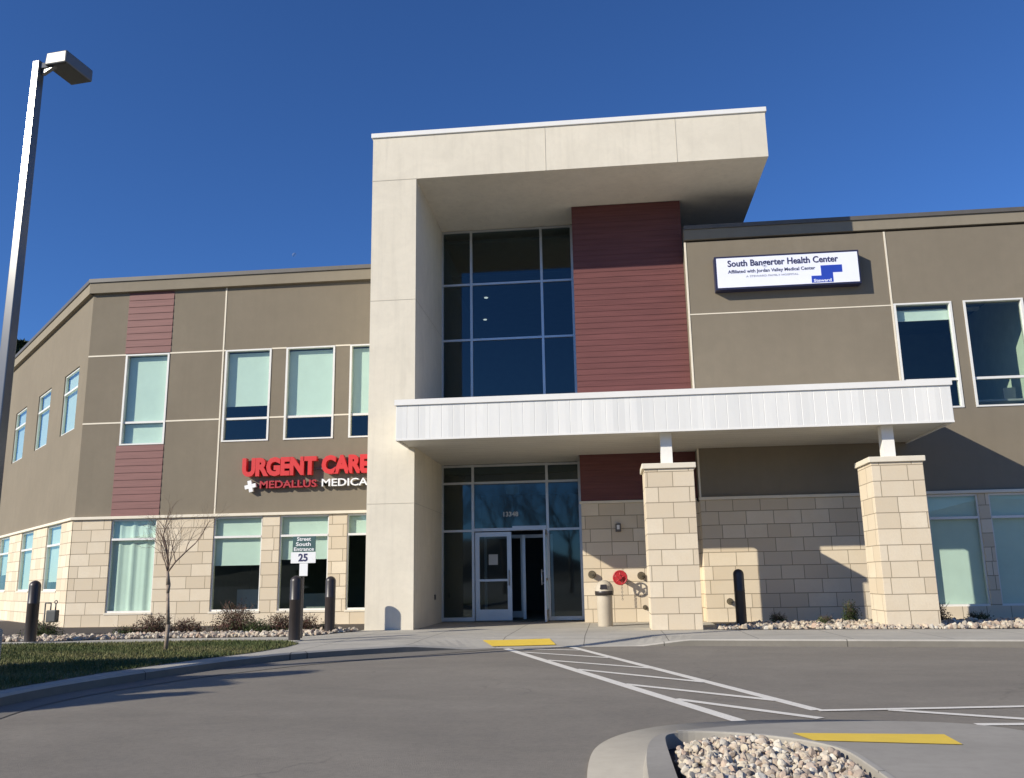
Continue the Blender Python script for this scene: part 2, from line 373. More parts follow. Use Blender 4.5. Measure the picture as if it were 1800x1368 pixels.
kb.build('kerb', KERB, kind='structure'); kf.build('kerb_face', KFACE, kind='structure')
sw = MB()
for i in range(len(kerb)-1):
    z0, z1 = kz(kerb[i][0]), kz(kerb[i+1][0])
    sw.poly([(*kin[i], z0), (*kin[i+1], z1), (*kin2[i+1], 0), (*kin2[i], 0)])
sw.flat(kin2+[(30, 30), (-40, 30), (-40, -24)], 0.0)
sw.build('sidewalk', CONC, kind='structure')
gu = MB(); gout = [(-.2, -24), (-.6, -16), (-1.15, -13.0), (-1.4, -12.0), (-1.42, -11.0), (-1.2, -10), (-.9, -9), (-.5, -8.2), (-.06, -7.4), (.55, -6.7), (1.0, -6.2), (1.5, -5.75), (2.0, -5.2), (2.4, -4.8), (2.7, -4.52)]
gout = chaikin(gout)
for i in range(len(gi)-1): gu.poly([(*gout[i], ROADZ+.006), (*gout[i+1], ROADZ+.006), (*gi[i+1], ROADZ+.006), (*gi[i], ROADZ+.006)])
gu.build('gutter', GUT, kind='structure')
# painted crossing
def strip(mb, a, b, w, z=ROADZ+.005):
    a = Vector(a); b = Vector(b); t = (b-a).normalized(); n = Vector((-t.y, t.x))*w/2
    m = max(1, int((b-a).length/.5))
    mb.poly([(*(a-n), z), (*(b-n), z), (*(b+n), z), (*(a+n), z)])
pm = MB()
strip(pm, (2.62, -4.45), (5.58, -12.82), .135)
strip(pm, (3.83, -4.35), (6.36, -12.2), .125)
strip(pm, (6.36, -12.245), (14, -11.3), .1, ROADZ+.008)
for a, b in (((2.80, -4.62), (4.0, -5.05)), ((3.05, -5.38), (4.50, -6.6)), ((3.55, -6.92), (5.08, -8.3)), ((4.05, -8.35), (5.60, -9.95)), ((4.66, -10.1), (6.12, -11.55)), ((5.15, -11.42), (6.28, -12.69)), ((6.99, -12.2), (9.4, -13.6)), ((7.42, -13.02), (10.5, -12.9))):
    strip(pm, a, b, .11, ROADZ+.0065)
pm.build('painted_crossing', WPAINT, label='faded white painted crossing lines with hatching on the asphalt', cat='road marking')
y1 = MB(); kx = [p[0] for p in kerb[20:]]; ky = [p[1] for p in kerb[20:]]
def rz(x, y):
    f = min(1, max(0, (y-float(np.interp(x, kx, ky))-.16)/1.09)); return kz(x)*(1-f)+.012
Q4 = [Vector(q) for q in ((2.36, -4.22), (3.52, -4.02), (3.36, -3.35), (2.10, -3.62))]
bil = lambda u, v: Q4[0].lerp(Q4[1], u).lerp(Q4[3].lerp(Q4[2], u), v)
for i in range(8):
    for j in range(5): y1.poly([(*bil(u, v), rz(*bil(u, v))) for u, v in ((i/8, j/5), (i/8+.125, j/5), (i/8+.125, j/5+.2), (i/8, j/5+.2))])
y1.build('warning_strip', YPAINT, label='yellow warning strip on the sidewalk ramp before the entrance doors', cat='warning strip')

# island in front
iso = [(4.35, -19), (4.35, -15.5), (4.34, -14.45), (4.41, -13.9), (4.62, -13.42), (5.0, -13.03), (5.6, -12.84), (6.3, -12.80), (6.97, -12.88), (7.55, -13.25), (7.95, -13.9), (8.3, -15), (8.5, -19)]
isk = [(4.67, -19), (4.67, -15.5), (4.695, -14.75), (4.75, -14.32), (4.87, -14.08), (5.1, -13.95), (5.6, -13.72), (6.3, -13.6), (6.97, -13.65), (7.3, -13.9), (7.5, -14.4), (7.7, -15.2), (7.9, -19)]
khs = [1, 1, 1, 1, .8, .45, .1, 0, 0, 0, 0, .2, 1]
bed = [(4.86, -19), (4.86, -15), (4.865, -14.4), (4.885, -14.22), (4.95, -14.14), (5.1, -14.12), (5.4, -14.2), (5.74, -14.42), (5.95, -14.75), (5.98, -15.2), (5.96, -19)]
iso = chaikin(iso); _k = chaikin([(*p, h) for p, h in zip(isk, khs)]); isk = [p[:2] for p in _k]; khs = [p[2] for p in _k]; bed = chaikin(bed)
im = MB()
for i in range(len(iso)-1):
    a, b = iso[i], iso[i+1]; c, d = isk[i+1], isk[i]; zo = ROADZ+.012
    zk1 = -.10*khs[i+1]; zk0 = -.10*khs[i]
    im.poly([(*b, ROADZ-.03), (*a, ROADZ-.03), (*a, zo), (*b, zo)]); im.poly([(*b, zo), (*a, zo), (*d, zk0), (*c, zk1)], True)
    if khs[i] or khs[i+1]:
        cc = Vector(c).lerp(Vector((5.6, -15.5)), .03*khs[i+1]); dd = Vector(d).lerp(Vector((5.6, -15.5)), .03*khs[i])
        im.poly([(*c, zk1), (*d, zk0), (*dd, 0), (*cc, 0)])
isi = [tuple(Vector(p).lerp(Vector((5.6, -15.5)), .03*h)) for p, h in zip(isk, khs)]
im.flat(isi, 0.0, [bed[::-1]])
for i in range(len(bed)-1): im.poly([(*bed[i], 0), (*bed[i+1], 0), (*bed[i+1], -.11), (*bed[i], -.11)])
im.build('traffic_island', ISLC, kind='structure')
ik = MB()
bo = offset(bed, -.05); bi = bed
for i in range(len(bed)//2-4, len(bed)-1):
    j = i+1; o_ = offset(bed, .035)
    ik.poly([(*bed[i], .0), (*bed[j], .0), (*bed[j], .012), (*bed[i], .012)]); ik.poly([(*bed[i], .012), (*bed[j], .012), (*o_[j], .012), (*o_[i], .012)]); ik.poly([(*o_[i], .012), (*o_[j], .012), (*o_[j], .0), (*o_[i], .0)])
ik.build('bed_edging', KERB, label='narrow raised concrete edge along the right side of the island rock bed', cat='edging')
bf = MB(); bf.flat(bed, -.10); bf.build('bed_liner', BLACK, kind='structure')
y2 = MB(); y2.flat([(5.76, -14.17), (6.76, -14.22), (6.74, -14.60), (5.84, -14.46)], .005)
y2.build('warning_strip', YPAINT, label='yellow warning strip on the near traffic island beside the rock bed', cat='warning strip')

# ------------------------------------------------------------ rocks, grass
def ico(sub):
    bm = bmesh.new(); bmesh.ops.create_icosphere(bm, subdivisions=sub, radius=1); V = np.array([v.co[:] for v in bm.verts]); Fc = np.array([[v.index for v in f.verts] for f in bm.faces]); bm.free(); return V, Fc
def in_poly(x, y, P):
    c = np.zeros(len(x), bool); n = len(P)
    for i in range(n):
        x0, y0 = P[i]; x1, y1_ = P[(i+1) % n]
        with np.errstate(divide='ignore', invalid='ignore'):
            c ^= ((y0 > y) != (y1_ > y)) & (x < (x1-x0)*(y-y0)/(y1_-y0+1e-12)+x0)
    return c
def rocks(name, poly, n, smin, smax, sub, zf, label, inset=0.0):
    P = np.array(poly); V0, F0 = ico(sub); xs = []; ys = []
    mn, mx = P.min(0), P.max(0)
    x = rng.uniform(mn[0], mx[0], n*6); y = rng.uniform(mn[1], mx[1], n*6); k = in_poly(x, y, poly)
    x, y = x[k][:n], y[k][:n]; m = len(x); s = smin+(smax-smin)*rng.random(m)**2
    vs = []; ts = []
    for i in range(m):
        A = rng.normal(size=(3, 3)); Q, _ = np.linalg.qr(A)
        sc = s[i]*np.array([1, rng.uniform(.6, .95), rng.uniform(.45, .8)])
        v = V0*sc
        for _ in range(5):       # planar cuts give broken faces
            d = rng.normal(size=3); d /= np.linalg.norm(d); h = s[i]*rng.uniform(.35, .62); t = v@d; v = v-np.outer(np.maximum(t-h, 0), d)
        v = v*(1+rng.normal(size=(len(v), 1))*.03)
        v = v@Q.T; v[:, 0] += x[i]; v[:, 1] += y[i]; v[:, 2] += zf(x[i], y[i])+s[i]*rng.uniform(.1, .5)
        vs.append(v); ts.append(np.full(len(v), rng.random()))
    V = np.concatenate(vs); Fc = (F0[None]+(np.arange(m)*len(V0))[:, None, None]).reshape(-1, 3)
    return np_mesh(name, V, Fc, ROCK, tint=np.concatenate(ts), kind='stuff', label=label, cat='rocks')
inb = [(4.92, -16.6), (4.92, -14.75), (5.0, -14.48), (5.15, -14.3), (5.42, -14.26), (5.74, -14.49), (5.90, -14.78), (5.92, -15.2), (5.90, -16.6)]
rocks('rock_bed', inb, 4300, .016, .046, 2, lambda x, y: -.085+rng.random()*.07, 'pale tan and pink crushed rocks filling the bed of the near traffic island')
LBED = [(-14, -3.3), (-7.15, -3.04), (-5.15, -2.45), (-2.2, -2.35), (-1.75, -2.0), (-1.25, -.7), (-1.25, 2.9), (-10.5, 2.9), (-16, 8.3), (-22, 8)]
RBED = [(6.50, -1.50), (8.2, -1.75), (9.9, -1.95), (12, -2.3), (17, -3.0), (17, 1.5), (6.95, 1.5), (6.95, -1.4)]
for P, nm in ((LBED, 'bed'), (RBED, 'bed')):
    b_ = MB(); b_.flat(P, .006); b_.build('planting_bed', SOIL, kind='structure')
LV = [(-9.5, -3.1), (-7.15, -3.0), (-5.15, -2.4), (-2.2, -2.3), (-1.8, -2.0), (-1.3, -.7), (-1.3, -.2), (-3.2, -1.1), (-5.5, -1.3), (-7.0, -1.8), (-9.5, -1.9)]
rocks('rock_bed', LV, 2400, .04, .10, 1, lambda x, y: .0, 'pale pinkish landscape rocks along the foot of the left wing behind the lawn')
RV = [(6.75, -1.42), (8.2, -1.70), (9.9, -1.92), (12, -2.25), (15, -2.7), (15, 1.0), (10, .9), (7.6, .4), (6.75, -.9)]
rocks('rock_bed', RV, 2400, .04, .10, 1, lambda x, y: .0, 'pale landscape rocks along the foot of the right wing behind the stone pillars')

LAWN = [(-20, -4.3), (-7.47, -3.96), (-5.67, -3.85), (-3.15, -3.5), (-1.75, -3.75), (-1.2, -4.5), (-1.12, -5.4), (-1.25, -6.6), (-1.58, -7.6), (-1.8, -8.6), (-2.0, -9.6), (-2.12, -11.2), (-2.05, -12.3), (-1.78, -13.4), (-1.45, -16), (-1.3, -24), (-20, -24)]
tl = MB(); tl.flat(LAWN, .006); tl.build('lawn', TURF, kind='structure')
n = 120000
x = rng.uniform(-9.5, -1.1, n); y = rng.uniform(-15, -3.5, n); k = in_poly(x, y, LAWN) & (x > -4.5+(y+13)*.55*-1); x, y = x[k], y[k]; m = len(x)
h = rng.uniform(.025, .06, m); a = rng.uniform(0, 2*math.pi, m); w = .006+.004*rng.random(m); lean = rng.normal(0, .02, (m, 2))
V = np.empty((m, 3, 3)); V[:, 0] = np.stack([x-w*np.cos(a), y-w*np.sin(a), np.full(m, .004)], 1); V[:, 1] = np.stack([x+w*np.cos(a), y+w*np.sin(a), np.full(m, .004)], 1); V[:, 2] = np.stack([x+lean[:, 0], y+lean[:, 1], h], 1)
pt = .5+.5*np.sin(x*1.3+np.sin(y*.9)*2)*np.sin(y*2.2+x*.4); tnt = np.clip(pt*.6+rng.normal(.15, .18, m), 0, 1)
np_mesh('lawn_grass', V.reshape(-1, 3), np.arange(m*3).reshape(-1, 3), GRASS, tint=np.repeat(tnt, 3), kind='stuff', label='short patchy green and straw grass of the lawn by the driveway', cat='grass')

# ------------------------------------------------------------ building
B = thing('medical_building', (0, 3, 0), 'two storey taupe and stone medical building with a tall cream entrance portal', 'building')
def wall(o, d, s0, s1, z0, z1, holes, t, mb, outward=1):
    """front face with rectangular openings and their reveals; outward normal is the right of d"""
    dx, dy = d; nx, ny = dy, -dx
    S = sorted({s0, s1, *[h[0] for h in holes], *[h[1] for h in holes]}); Z = sorted({z0, z1, *[h[2] for h in holes], *[h[3] for h in holes]})
    S = [q for q in S if s0 <= q <= s1]; Z = [q for q in Z if z0 <= q <= z1]
    P = lambda s, b, z: (o[0]+dx*s-nx*b, o[1]+dy*s-ny*b, z)
    for i in range(len(S)-1):
        for j in range(len(Z)-1):
            cs, cz = (S[i]+S[i+1])/2, (Z[j]+Z[j+1])/2
            if any(h[0] < cs < h[1] and h[2] < cz < h[3] for h in holes): continue
            mb.poly([P(S[i], 0, Z[j]), P(S[i+1], 0, Z[j]), P(S[i+1], 0, Z[j+1]), P(S[i], 0, Z[j+1])])
    for a, b, c, e in holes:
        c_, e_ = max(c, z0), min(e, z1)
        mb.poly([P(a, 0, c_), P(a, 0, e_), P(a, t, e_), P(a, t, c_)]); mb.poly([P(b, 0, e_), P(b, 0, c_), P(b, t, c_), P(b, t, e_)])
        if e < z1: mb.poly([P(a, 0, e), P(b, 0, e), P(b, t, e), P(a, t, e)])
        if c > z0: mb.poly([P(b, 0, c), P(a, 0, c), P(a, t, c), P(b, t, c)])
def window(o, d, s0, s1, z0, z1, mull, surround, blinds, fw=.05, wave=False, gmat=None, sill=False):
    """frame (part) > pane, blind, sill (sub-parts)"""
    f = MB(); ins = .07
    if surround:
        p = .02; e = .046
        f.obox(o, d, s0-e*.2, s0+e, -p, ins+.05, z0, z1); f.obox(o, d, s1-e, s1+e*.2, -p, ins+.05, z0, z1)
        f.obox(o, d, s0-e*.2, s1+e*.2, -p-.002, ins+.05, z1-e*.1, z1+e*.8); f.obox(o, d, s0-e*.2, s1+e*.2, -p-.002, ins+.05, z0-e*.8, z0+e*.1)
    else:
        f.obox(o, d, s0, s0+fw*.8, ins-.03, ins+.05, z0, z1); f.obox(o, d, s1-fw*.8, s1, ins-.03, ins+.05, z0, z1)
        f.obox(o, d, s0+fw*.8, s1-fw*.8, ins-.03, ins+.05, z1-fw, z1); f.obox(o, d, s0+fw*.8, s1-fw*.8, ins-.03, ins+.05, z0, z0+fw)
    for zm in mull: f.obox(o, d, s0+.03, s1-.03, ins-.045, ins+.05, zm-.03, zm+.03)
    fr = f.build('window', ALUW, B)
    g_ = MB(); dx, dy = d; nx, ny = dy, -dx
    P = lambda s, b, z: (o[0]+dx*s-nx*b, o[1]+dy*s-ny*b, z)
    if sill: sl_ = MB(); sl_.obox(o, d, s0-.02, s1+.02, -.02, .09, z0-.05, z0+.002); sl_.build('sill', CREAM, fr)
    zz = [z0]+sorted(mull)+[z1]
    for i in range(len(zz)-1): g_.poly([P(s0, ins, zz[i]), P(s1, ins, zz[i]), P(s1, ins, zz[i+1]), P(s0, ins, zz[i+1])])
    g_.build('pane', gmat or GLASS, fr)
    if blinds:
        bl = MB()
        for bz0, bz1 in blinds:
            m = 26 if wave else 3
            for i in range(m):
                a, b = s0+.01+(s1-s0-.02)*i/m, s0+.01+(s1-s0-.02)*(i+1)/m
                wv = (lambda q: .165+(.02*math.sin(q*17)+.012*math.sin(q*31) if wave else 0))
                bl.poly([P(a, wv(a), bz0), P(b, wv(b), bz0), P(b, wv(b), bz1), P(a, wv(a), bz1)], smooth=wave)
            if not wave: bl.obox(o, d, s0+.01, s1-.01, .158, .176, bz0-.02, bz0+.002)
        bl.build('blind', BLIND, fr)
    return fr
# --- left wing
oL, dL = (-10.547, YL), (1, 0); X = lambda x: x+10.547
low = [(X(-9.4), X(-8.05)), (X(-6.38), X(-4.97)), (X(-4.47), X(-3.07)), (X(-2.56), X(-1.25))]
upp = [(X(-9.36), X(-8.03)), (X(-6.30), X(-4.93)), (X(-4.47), X(-3.04)), (X(-2.58), X(-1.25))]
holesL = [(a, b, .38, 2.95) for a, b in low]; holesU = [(a, b, 5.11, 7.74) for a, b in upp]
st = MB(); wall((-10.547, YL-.04), dL, 0, X(-1.19), -.1, 2.95, holesL, .25, st)
us = MB(); wall(oL, dL, 0, X(-1.19), 3.0, 9.76, holesU, .25, us)
# --- angled wing
q2 = 2**-.5; dA = (q2, -q2); LA = 16.0; oA = (-10.547-LA*q2, YL+LA*q2)       # runs from the far end to the corner
SA = lambda s: LA-s
lowA = [(SA(3.15), SA(1.3)), (SA(7.0), SA(5.1)), (SA(11.0), SA(9.1))]; uppA = [(SA(2.85), SA(1.0)), (SA(6.6), SA(4.7)), (SA(10.6), SA(8.6))]
wall((oA[0]-.04*q2, oA[1]-.04*q2), dA, 0, LA+.0166, -.1, 2.95, [(a, b, 1.0, 2.95) for a, b in lowA], .25, st)
wall(oA, dA, 0, LA, 3.0, 9.76, [(a, b, 5.75, 7.7) for a, b in uppA], .25, us)
st.build('stone_wall', STONE, B); us.build('stucco_wall', STUCCO, B); st = MB(); us = MB()
# --- right wing
XW0 = 6.889; oR, dR = (XW0, YW), (1, 0); XR_ = lambda x: x-XW0; RE = 30
lowR = [(XR_(12.30), XR_(13.50)), (XR_(13.74), XR_(15.15)), (XR_(15.6), XR_(17.0)), (XR_(19.5), XR_(20.9))]
uppR = [(XR_(12.06), XR_(13.46)), (XR_(13.76), XR_(15.19)), (XR_(15.5), XR_(16.9)), (XR_(19.5), XR_(20.9))]
wall((XW0, YW-.04), dR, 0, XR_(RE), -.1, 2.95, [(a, b, .30, 2.95) for a, b in lowR], .25, st)
wall(oR, dR, 0, XR_(RE), 3.0, 9.80, [(a, b, 5.12, 7.80) for a, b in uppR], .25, us)
st.poly([(XW0, YR+.5, -.1), (XW0, YW-.04, -.1), (XW0, YW-.04, 2.95), (XW0, YR+.5, 2.95)])
us.poly([(XW0, YR+.5, 3.0), (XW0, YW, 3.0), (XW0, YW, 9.8), (XW0, YR+.5, 9.8)])
# stone under the red bay, with its left return to the glazing
wall((3.90, YR-.02), (1, 0), 0, XW0-3.90, -.1, 2.98, [], .1, st)
st.poly([(3.90, YG+.1, -.1), (3.90, YR-.02, -.1), (3.90, YR-.02, 2.98), (3.90, YG+.1, 2.98)])
st.build('stone_wall', STONE, B); us.build('stucco_wall', STUCCO, B)
# ledge between stone and stucco
lg = MB()
lg.box(-10.60, -1.19, YL-.11, YL+.02, 2.955, 3.035)
lg.obox(oA, dA, 0, LA+.02, -.11, .02, 2.955, 3.035)
lg.box(XW0-.03, RE, YW-.10, YW+.02, 2.955, 3.03); lg.box(3.86, XW0-.03, YR-.07, YR+.02, 2.985, 3.05)
lg.build('stone_ledge', CREAM, B, bevel=.01)
# cream reveal lines
p = .012; w = .022
class RV:
    def box(s_, *a): m_ = MB(); m_.box(*a); m_.build('reveal_trim', CREAM, B)
rv = RV()
rv.box(-6.385-w, -6.385+w, YL-p, YL+.01, 3.035, 9.76)
for z, segs in ((7.77, [(-10.547, -9.37), (-8.02, -6.41), (-6.36, -6.31), (-4.92, -4.48), (-3.03, -2.59)]), (5.74, [(-10.547, -9.37), (-8.02, -6.41), (-4.92, -4.48), (-3.03, -2.59)])):
    for a, b in segs: rv.box(a, b, YL-p, YL+.01, z-w, z+w)
rv.box(12.02-w, 12.02+w, YW-p, YW+.01, 5.12, 9.80); rv.box(XW0, 12.0, YW-p+.002, YW+.01, 7.80-.015, 7.80+.015)
rv.box(XW0-.012, XW0+.035, YW-.014, YW+.02, 3.03, 9.80)
# parapet
pa = MB(); pa.box(-10.62, -1.19, YL-.13, YL+.3, 9.70, 10.02); pa.obox(oA, dA, 0, LA+.05, -.13, .3, 9.70, 10.02); pa.box(XW0, RE, YW-.05, YW+.3, 9.86, 10.14)
pa.build('parapet', FASCIA, B)
pc = MB(); pc.box(-10.64, -1.19, YL-.17, YL+.35, 10.023, 10.14); pc.obox(oA, dA, 0, LA+.07, -.17, .35, 10.023, 10.14); pc.box(XW0, RE, YW-.09, YW+.35, 10.143, 10.25)
pc.build('parapet_coping', COPING, B)
# red strips on left wing
def siding(x0, x1, y, z0, z1, h, mat, name='siding_panel', proud=.02):
    m = MB(); z = z0
    while z < z1-.01:
        e = min(z+h, z1)
        m.poly([(x0, y-proud, z), (x1, y-proud, z), (x1, y-proud*.25, e), (x0, y-proud*.25, e)])
        m.poly([(x0, y, z), (x1, y, z), (x1, y-proud, z), (x0, y-proud, z)])
        m.poly([(x0, y+.01, z), (x0, y-proud, z), (x0, y-proud*.25, e), (x0, y+.01, e)]); m.poly([(x1, y-proud, z), (x1, y+.01, z), (x1, y+.01, e), (x1, y-proud*.25, e)])
        z = e
    return m.build(name, mat, B)
siding(-9.40, -8.00, YL-.002, 7.80, 9.69, .205, SIDING2); siding(-9.45, -8.02, YL-.002, 3.04, 5.06, .205, SIDING2)
siding(3.90, XW0-.005, YR, 3.05, 11.24, .16, SIDING, proud=.014)
# windows
nb = [(5.79, 7.72), (5.13, 5.70)]
specU = [nb, [(6.14, 7.70)], [(5.81, 7.70)], [(5.81, 7.70)]]
for (a, b), sp in zip(upp, specU): window(oL, dL, a, b, 5.11, 7.74, [5.74], True, sp)
specL = [[(.40, 2.93)], [(1.63, 2.93)], [(1.76, 2.93)], [(2.42, 2.93)]]
for i, ((a, b), sp) in enumerate(zip(low, specL)): window((oL[0], YL-.04), dL, a, b, .38, 2.95, [2.39], False, sp, wave=(i == 0), sill=True)
for i, (a, b) in enumerate(uppA): window(oA, dA, a, b, 5.75, 7.70, [7.08], False, [(5.77, 7.68)])
for (a, b), sp in zip(lowA, [[(1.28, 2.93)], [(1.02, 2.93)], [(1.6, 2.93)]]): window((oA[0]-.04*q2, oA[1]-.04*q2), dA, a, b, 1.0, 2.95, [2.35], False, sp, sill=True)
for (a, b), sp in zip(uppR, [[(7.42, 7.68)], [], [(6.5, 7.7)], []]): window(oR, dR, a, b, 5.12, 7.80, [5.82], True, sp)
for (a, b), sp in zip(lowR, [[(.32, 2.93)]]*4): window((XW0, YW-.04), dR, a, b, .30, 2.95, [2.38], False, sp)
# shell: floors, roofs, rooms behind the glass
ro = MB()
ro.flat([(-10.54, YL+.05), (-1.2, YL+.05), (-1.2, 14), (-21.45, 14)], 9.72); ro.box(XW0+.02, RE-.02, YW+.05, 14, 9.70, 9.74)
ro.box(-1.1, XW0-.02, 9.0, 14, 11.2, 11.24)
ro.build('roof', COPING, B)
inr = MB()
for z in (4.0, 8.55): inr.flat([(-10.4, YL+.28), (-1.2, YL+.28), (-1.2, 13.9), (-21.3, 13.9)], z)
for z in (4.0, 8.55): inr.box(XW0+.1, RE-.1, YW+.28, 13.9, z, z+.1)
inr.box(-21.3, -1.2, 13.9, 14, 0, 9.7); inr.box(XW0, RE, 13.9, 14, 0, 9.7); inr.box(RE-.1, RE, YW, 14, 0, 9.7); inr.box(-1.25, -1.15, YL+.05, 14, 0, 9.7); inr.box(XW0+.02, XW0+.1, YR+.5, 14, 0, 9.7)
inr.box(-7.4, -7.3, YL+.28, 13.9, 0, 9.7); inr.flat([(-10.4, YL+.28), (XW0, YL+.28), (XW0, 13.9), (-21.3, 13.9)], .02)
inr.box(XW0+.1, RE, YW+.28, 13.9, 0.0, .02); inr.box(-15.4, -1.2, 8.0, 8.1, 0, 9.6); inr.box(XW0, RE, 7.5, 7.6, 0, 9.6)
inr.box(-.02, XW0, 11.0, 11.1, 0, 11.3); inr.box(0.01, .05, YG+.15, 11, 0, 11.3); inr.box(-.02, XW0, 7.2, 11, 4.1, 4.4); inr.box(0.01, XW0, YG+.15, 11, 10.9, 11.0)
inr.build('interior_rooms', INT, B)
pw = MB(); pw.box(15.42, 15.48, YW+.28, 6.2, 4.12, 8.5); pw.build('partition', INTW, B)
dl = MB(); dl.box(8.0, 15.4, 4.6, 4.8, 8.45, 8.53); dl.build('ceiling_fixture', WHITEM, B)
# desk and things inside the right upper window and the left lower one
DG = plain('desk_grey', (.3, .3, .3), .6)
for nm_, bb in (('desk', (13.9, 15.4, 2.4, 3.2, 5.35, 5.4)), ('monitor', (14.9, 15.2, 2.7, 2.75, 5.45, 5.75)), ('cabinet', (-6.0, -5.2, 3.9, 4.6, .02, .95)), ('cabinet', (-4.3, -3.6, 4.6, 5.2, .02, .8))):
    dk = MB(); dk.box(*bb); dk.build(nm_, DG, B)
# --- entrance portal
XT0, XTR, ZT, ZTb = -1.155, 8.88, 12.455, 11.25; PF = -.17
pt_ = MB(); pt_.box(XT0, 0, PF, YG+.3, -.05, ZTb); pt_.box(XT0, 0, YG+.3, 9, 9.0, ZTb); pt_.box(XT0, XTR, PF, 9, ZTb, ZT); pt_.box(0, XW0-.02, YG+.02, 9, ZTb-.02, ZTb-.004)
pt_.build('portal', PORTAL, B)
cp = MB(); cp.box(XT0-.04, XTR+.04, PF-.04, 9.04, ZT+.002, ZT+.13); cp.build('portal_coping', WHITEM, B, bevel=.01)
e = .006
class JT:
    def box(s_, *a): m_ = MB(); m_.box(*a); m_.build('control_joint', JOINT, B)
jt = JT()
for z in (2.92, 8.0): jt.box(XT0-e, 0+e, PF-e, YG, z-.006, z+.006)
jt.box(XT0-e, 0, PF-e, PF+.01, ZTb-.008, ZTb+.008)
for x in (3.35, 6.65): jt.box(x-.005, x+.005, PF-e, PF+.01, ZTb, ZT)
# --- curtain wall
mu = MB(); zs = [3.741, 2.43, 7.877, 9.554]; XM = [.874, 2.939]
def mull(mb, x0, x1, z0, z1, y0=YG-.05, y1=YG+.06): mb.box(x0, x1, y0, y1, z0, z1)
for x in XM: mull(mu, x-.035, x+.035, .02, 4.25); mull(mu, x-.035, x+.035, 5.0, ZTb-.02)
mull(mu, .002, .05, .02, ZTb-.02); mull(mu, 3.80, 3.865, .02, ZTb-.02)
for z in (3.741, 7.877, 9.554, 11.20, 4.22, 5.5):
    for a, b in ((.05, .839), (.909, 2.904), (2.974, 3.80)): mull(mu, a, b, z-.03, z+.03, YG-.045)
for a, b in ((.05, .839), (2.974, 3.80)): mull(mu, a, b, 2.40, 2.46, YG-.045); mull(mu, a, b, .02, .12, YG-.045)
mull(mu, .909, 2.904, 2.41, 2.49, YG-.045)
mun = mu.build('curtain_wall', ALU, B)
cg = MB()
xs_ = [(.04, .86), (.89, 2.92), (2.96, 3.82)]
for a, b in xs_:
    for c, e2 in ((2.45, 3.74), (3.74, 4.3), (4.9, 7.88), (7.88, 9.55), (9.55, ZTb-.02)):
        cg.poly([(a, YG, c), (b, YG, c), (b, YG, e2), (a, YG, e2)])
for a, b in (xs_[0], xs_[2]): cg.poly([(a, YG, .1), (b, YG, .1), (b, YG, 2.44), (a, YG, 2.44)])
cg.build('pane', CGLASS, mun)
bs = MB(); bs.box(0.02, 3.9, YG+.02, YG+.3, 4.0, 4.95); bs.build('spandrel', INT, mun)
bt = MB(); bt.box(-.01, 3.9, YG+.07, YG+.2, -.04, .02); bt.build('threshold', ALU, B)
tx = text_mb('13348', 1.72, 2.13, 2.80, 2.93, YG-.004, .004, 'street_number', plain('number_grey', (.6, .62, .62), .6), mun, bold=.02)
nt_ = MB(); nt_.box(1.80, 2.16, YG+.012, YG+.016, 3.42, 3.66); nt_.build('notice', plain('notice_paper', (.25, .32, .35), .8), mun)
# doors: left leaf closed, right leaf open outward; an inner vestibule frame
def leaf(px, closed=True):
    lf = MB(); W, H = 1.0, 2.38
    def bx(a, b, c, e_, t0=-.025, t1=.025):
        if closed: lf.box(px+a, px+b, YG-.02+t0, YG-.02+t1, c, e_)
        else: lf.box(px+t0, px+t1, YG-.05-b, YG-.05-a, c, e_)
    bx(0, .12, .03, H); bx(W-.12, W, .03, H); bx(.12, W-.12, H-.12, H); bx(.12, W-.12, .03, .32); bx(.12, W-.12, 1.06, 1.12)
    l = lf.build('door', ALU, B, label='closed left leaf of the glazed entrance doors' if closed else 'right leaf of the entrance doors swung open towards the street')
    gl_ = MB()
    if closed: gl_.poly([(px+.12, YG-.02, .32), (px+W-.12, YG-.02, .32), (px+W-.12, YG-.02, H-.12), (px+.12, YG-.02, H-.12)])
    else: gl_.poly([(px, YG-.05-.12, .32), (px, YG-.05-W+.12, .32), (px, YG-.05-W+.12, H-.12), (px, YG-.05-.12, H-.12)])
    gl_.build('pane', CGLASS, l)
    hd = MB()
    if closed: hd.tube((px+W-.07, YG-.10, .95), (px+W-.07, YG-.10, 1.35), .013); hd.tube((px+W-.07, YG-.10, 1.0), (px+W-.07, YG-.04, 1.0), .01); hd.tube((px+W-.07, YG-.10, 1.3), (px+W-.07, YG-.04, 1.3), .01)
    else: hd.tube((px-.09, YG-.96, .95), (px-.09, YG-.96, 1.35), .016); hd.tube((px-.09, YG-.96, 1.0), (px-.02, YG-.96, 1.0), .012); hd.tube((px-.09, YG-.96, 1.3), (px-.02, YG-.96, 1.3), .012)
    hd.build('handle', ALU, l); return l
dl_ = leaf(.93); leaf(2.90, False)
ps = MB(); ps.box(1.30, 1.55, YG-.028, YG-.024, 1.50, 1.78); ps.build('poster', plain('poster_paper', (.45, .47, .46), .8), dl_)
dc = MB(); dc.box(1.97, 2.90, YG-.10, YG-.046, 2.42, 2.53); dc.build('door_closer', ALU, B)
vs = MB(); yv = YG+2.0
for a, b in ((.9, .98), (1.98, 2.06), (2.86, 2.94)): vs.box(a, b, yv, yv+.06, .02, 2.4)
vs.box(.98, 1.98, yv, yv+.06, 2.3, 2.4); vs.box(2.06, 2.86, yv, yv+.06, 2.3, 2.4); vs.box(.98, 1.98, yv, yv+.06, .02, .2)
vs.box(2.14, 2.22, YG+.9, YG+.96, .02, 2.33)
vs.build('inner_door_frame', ALU, B)
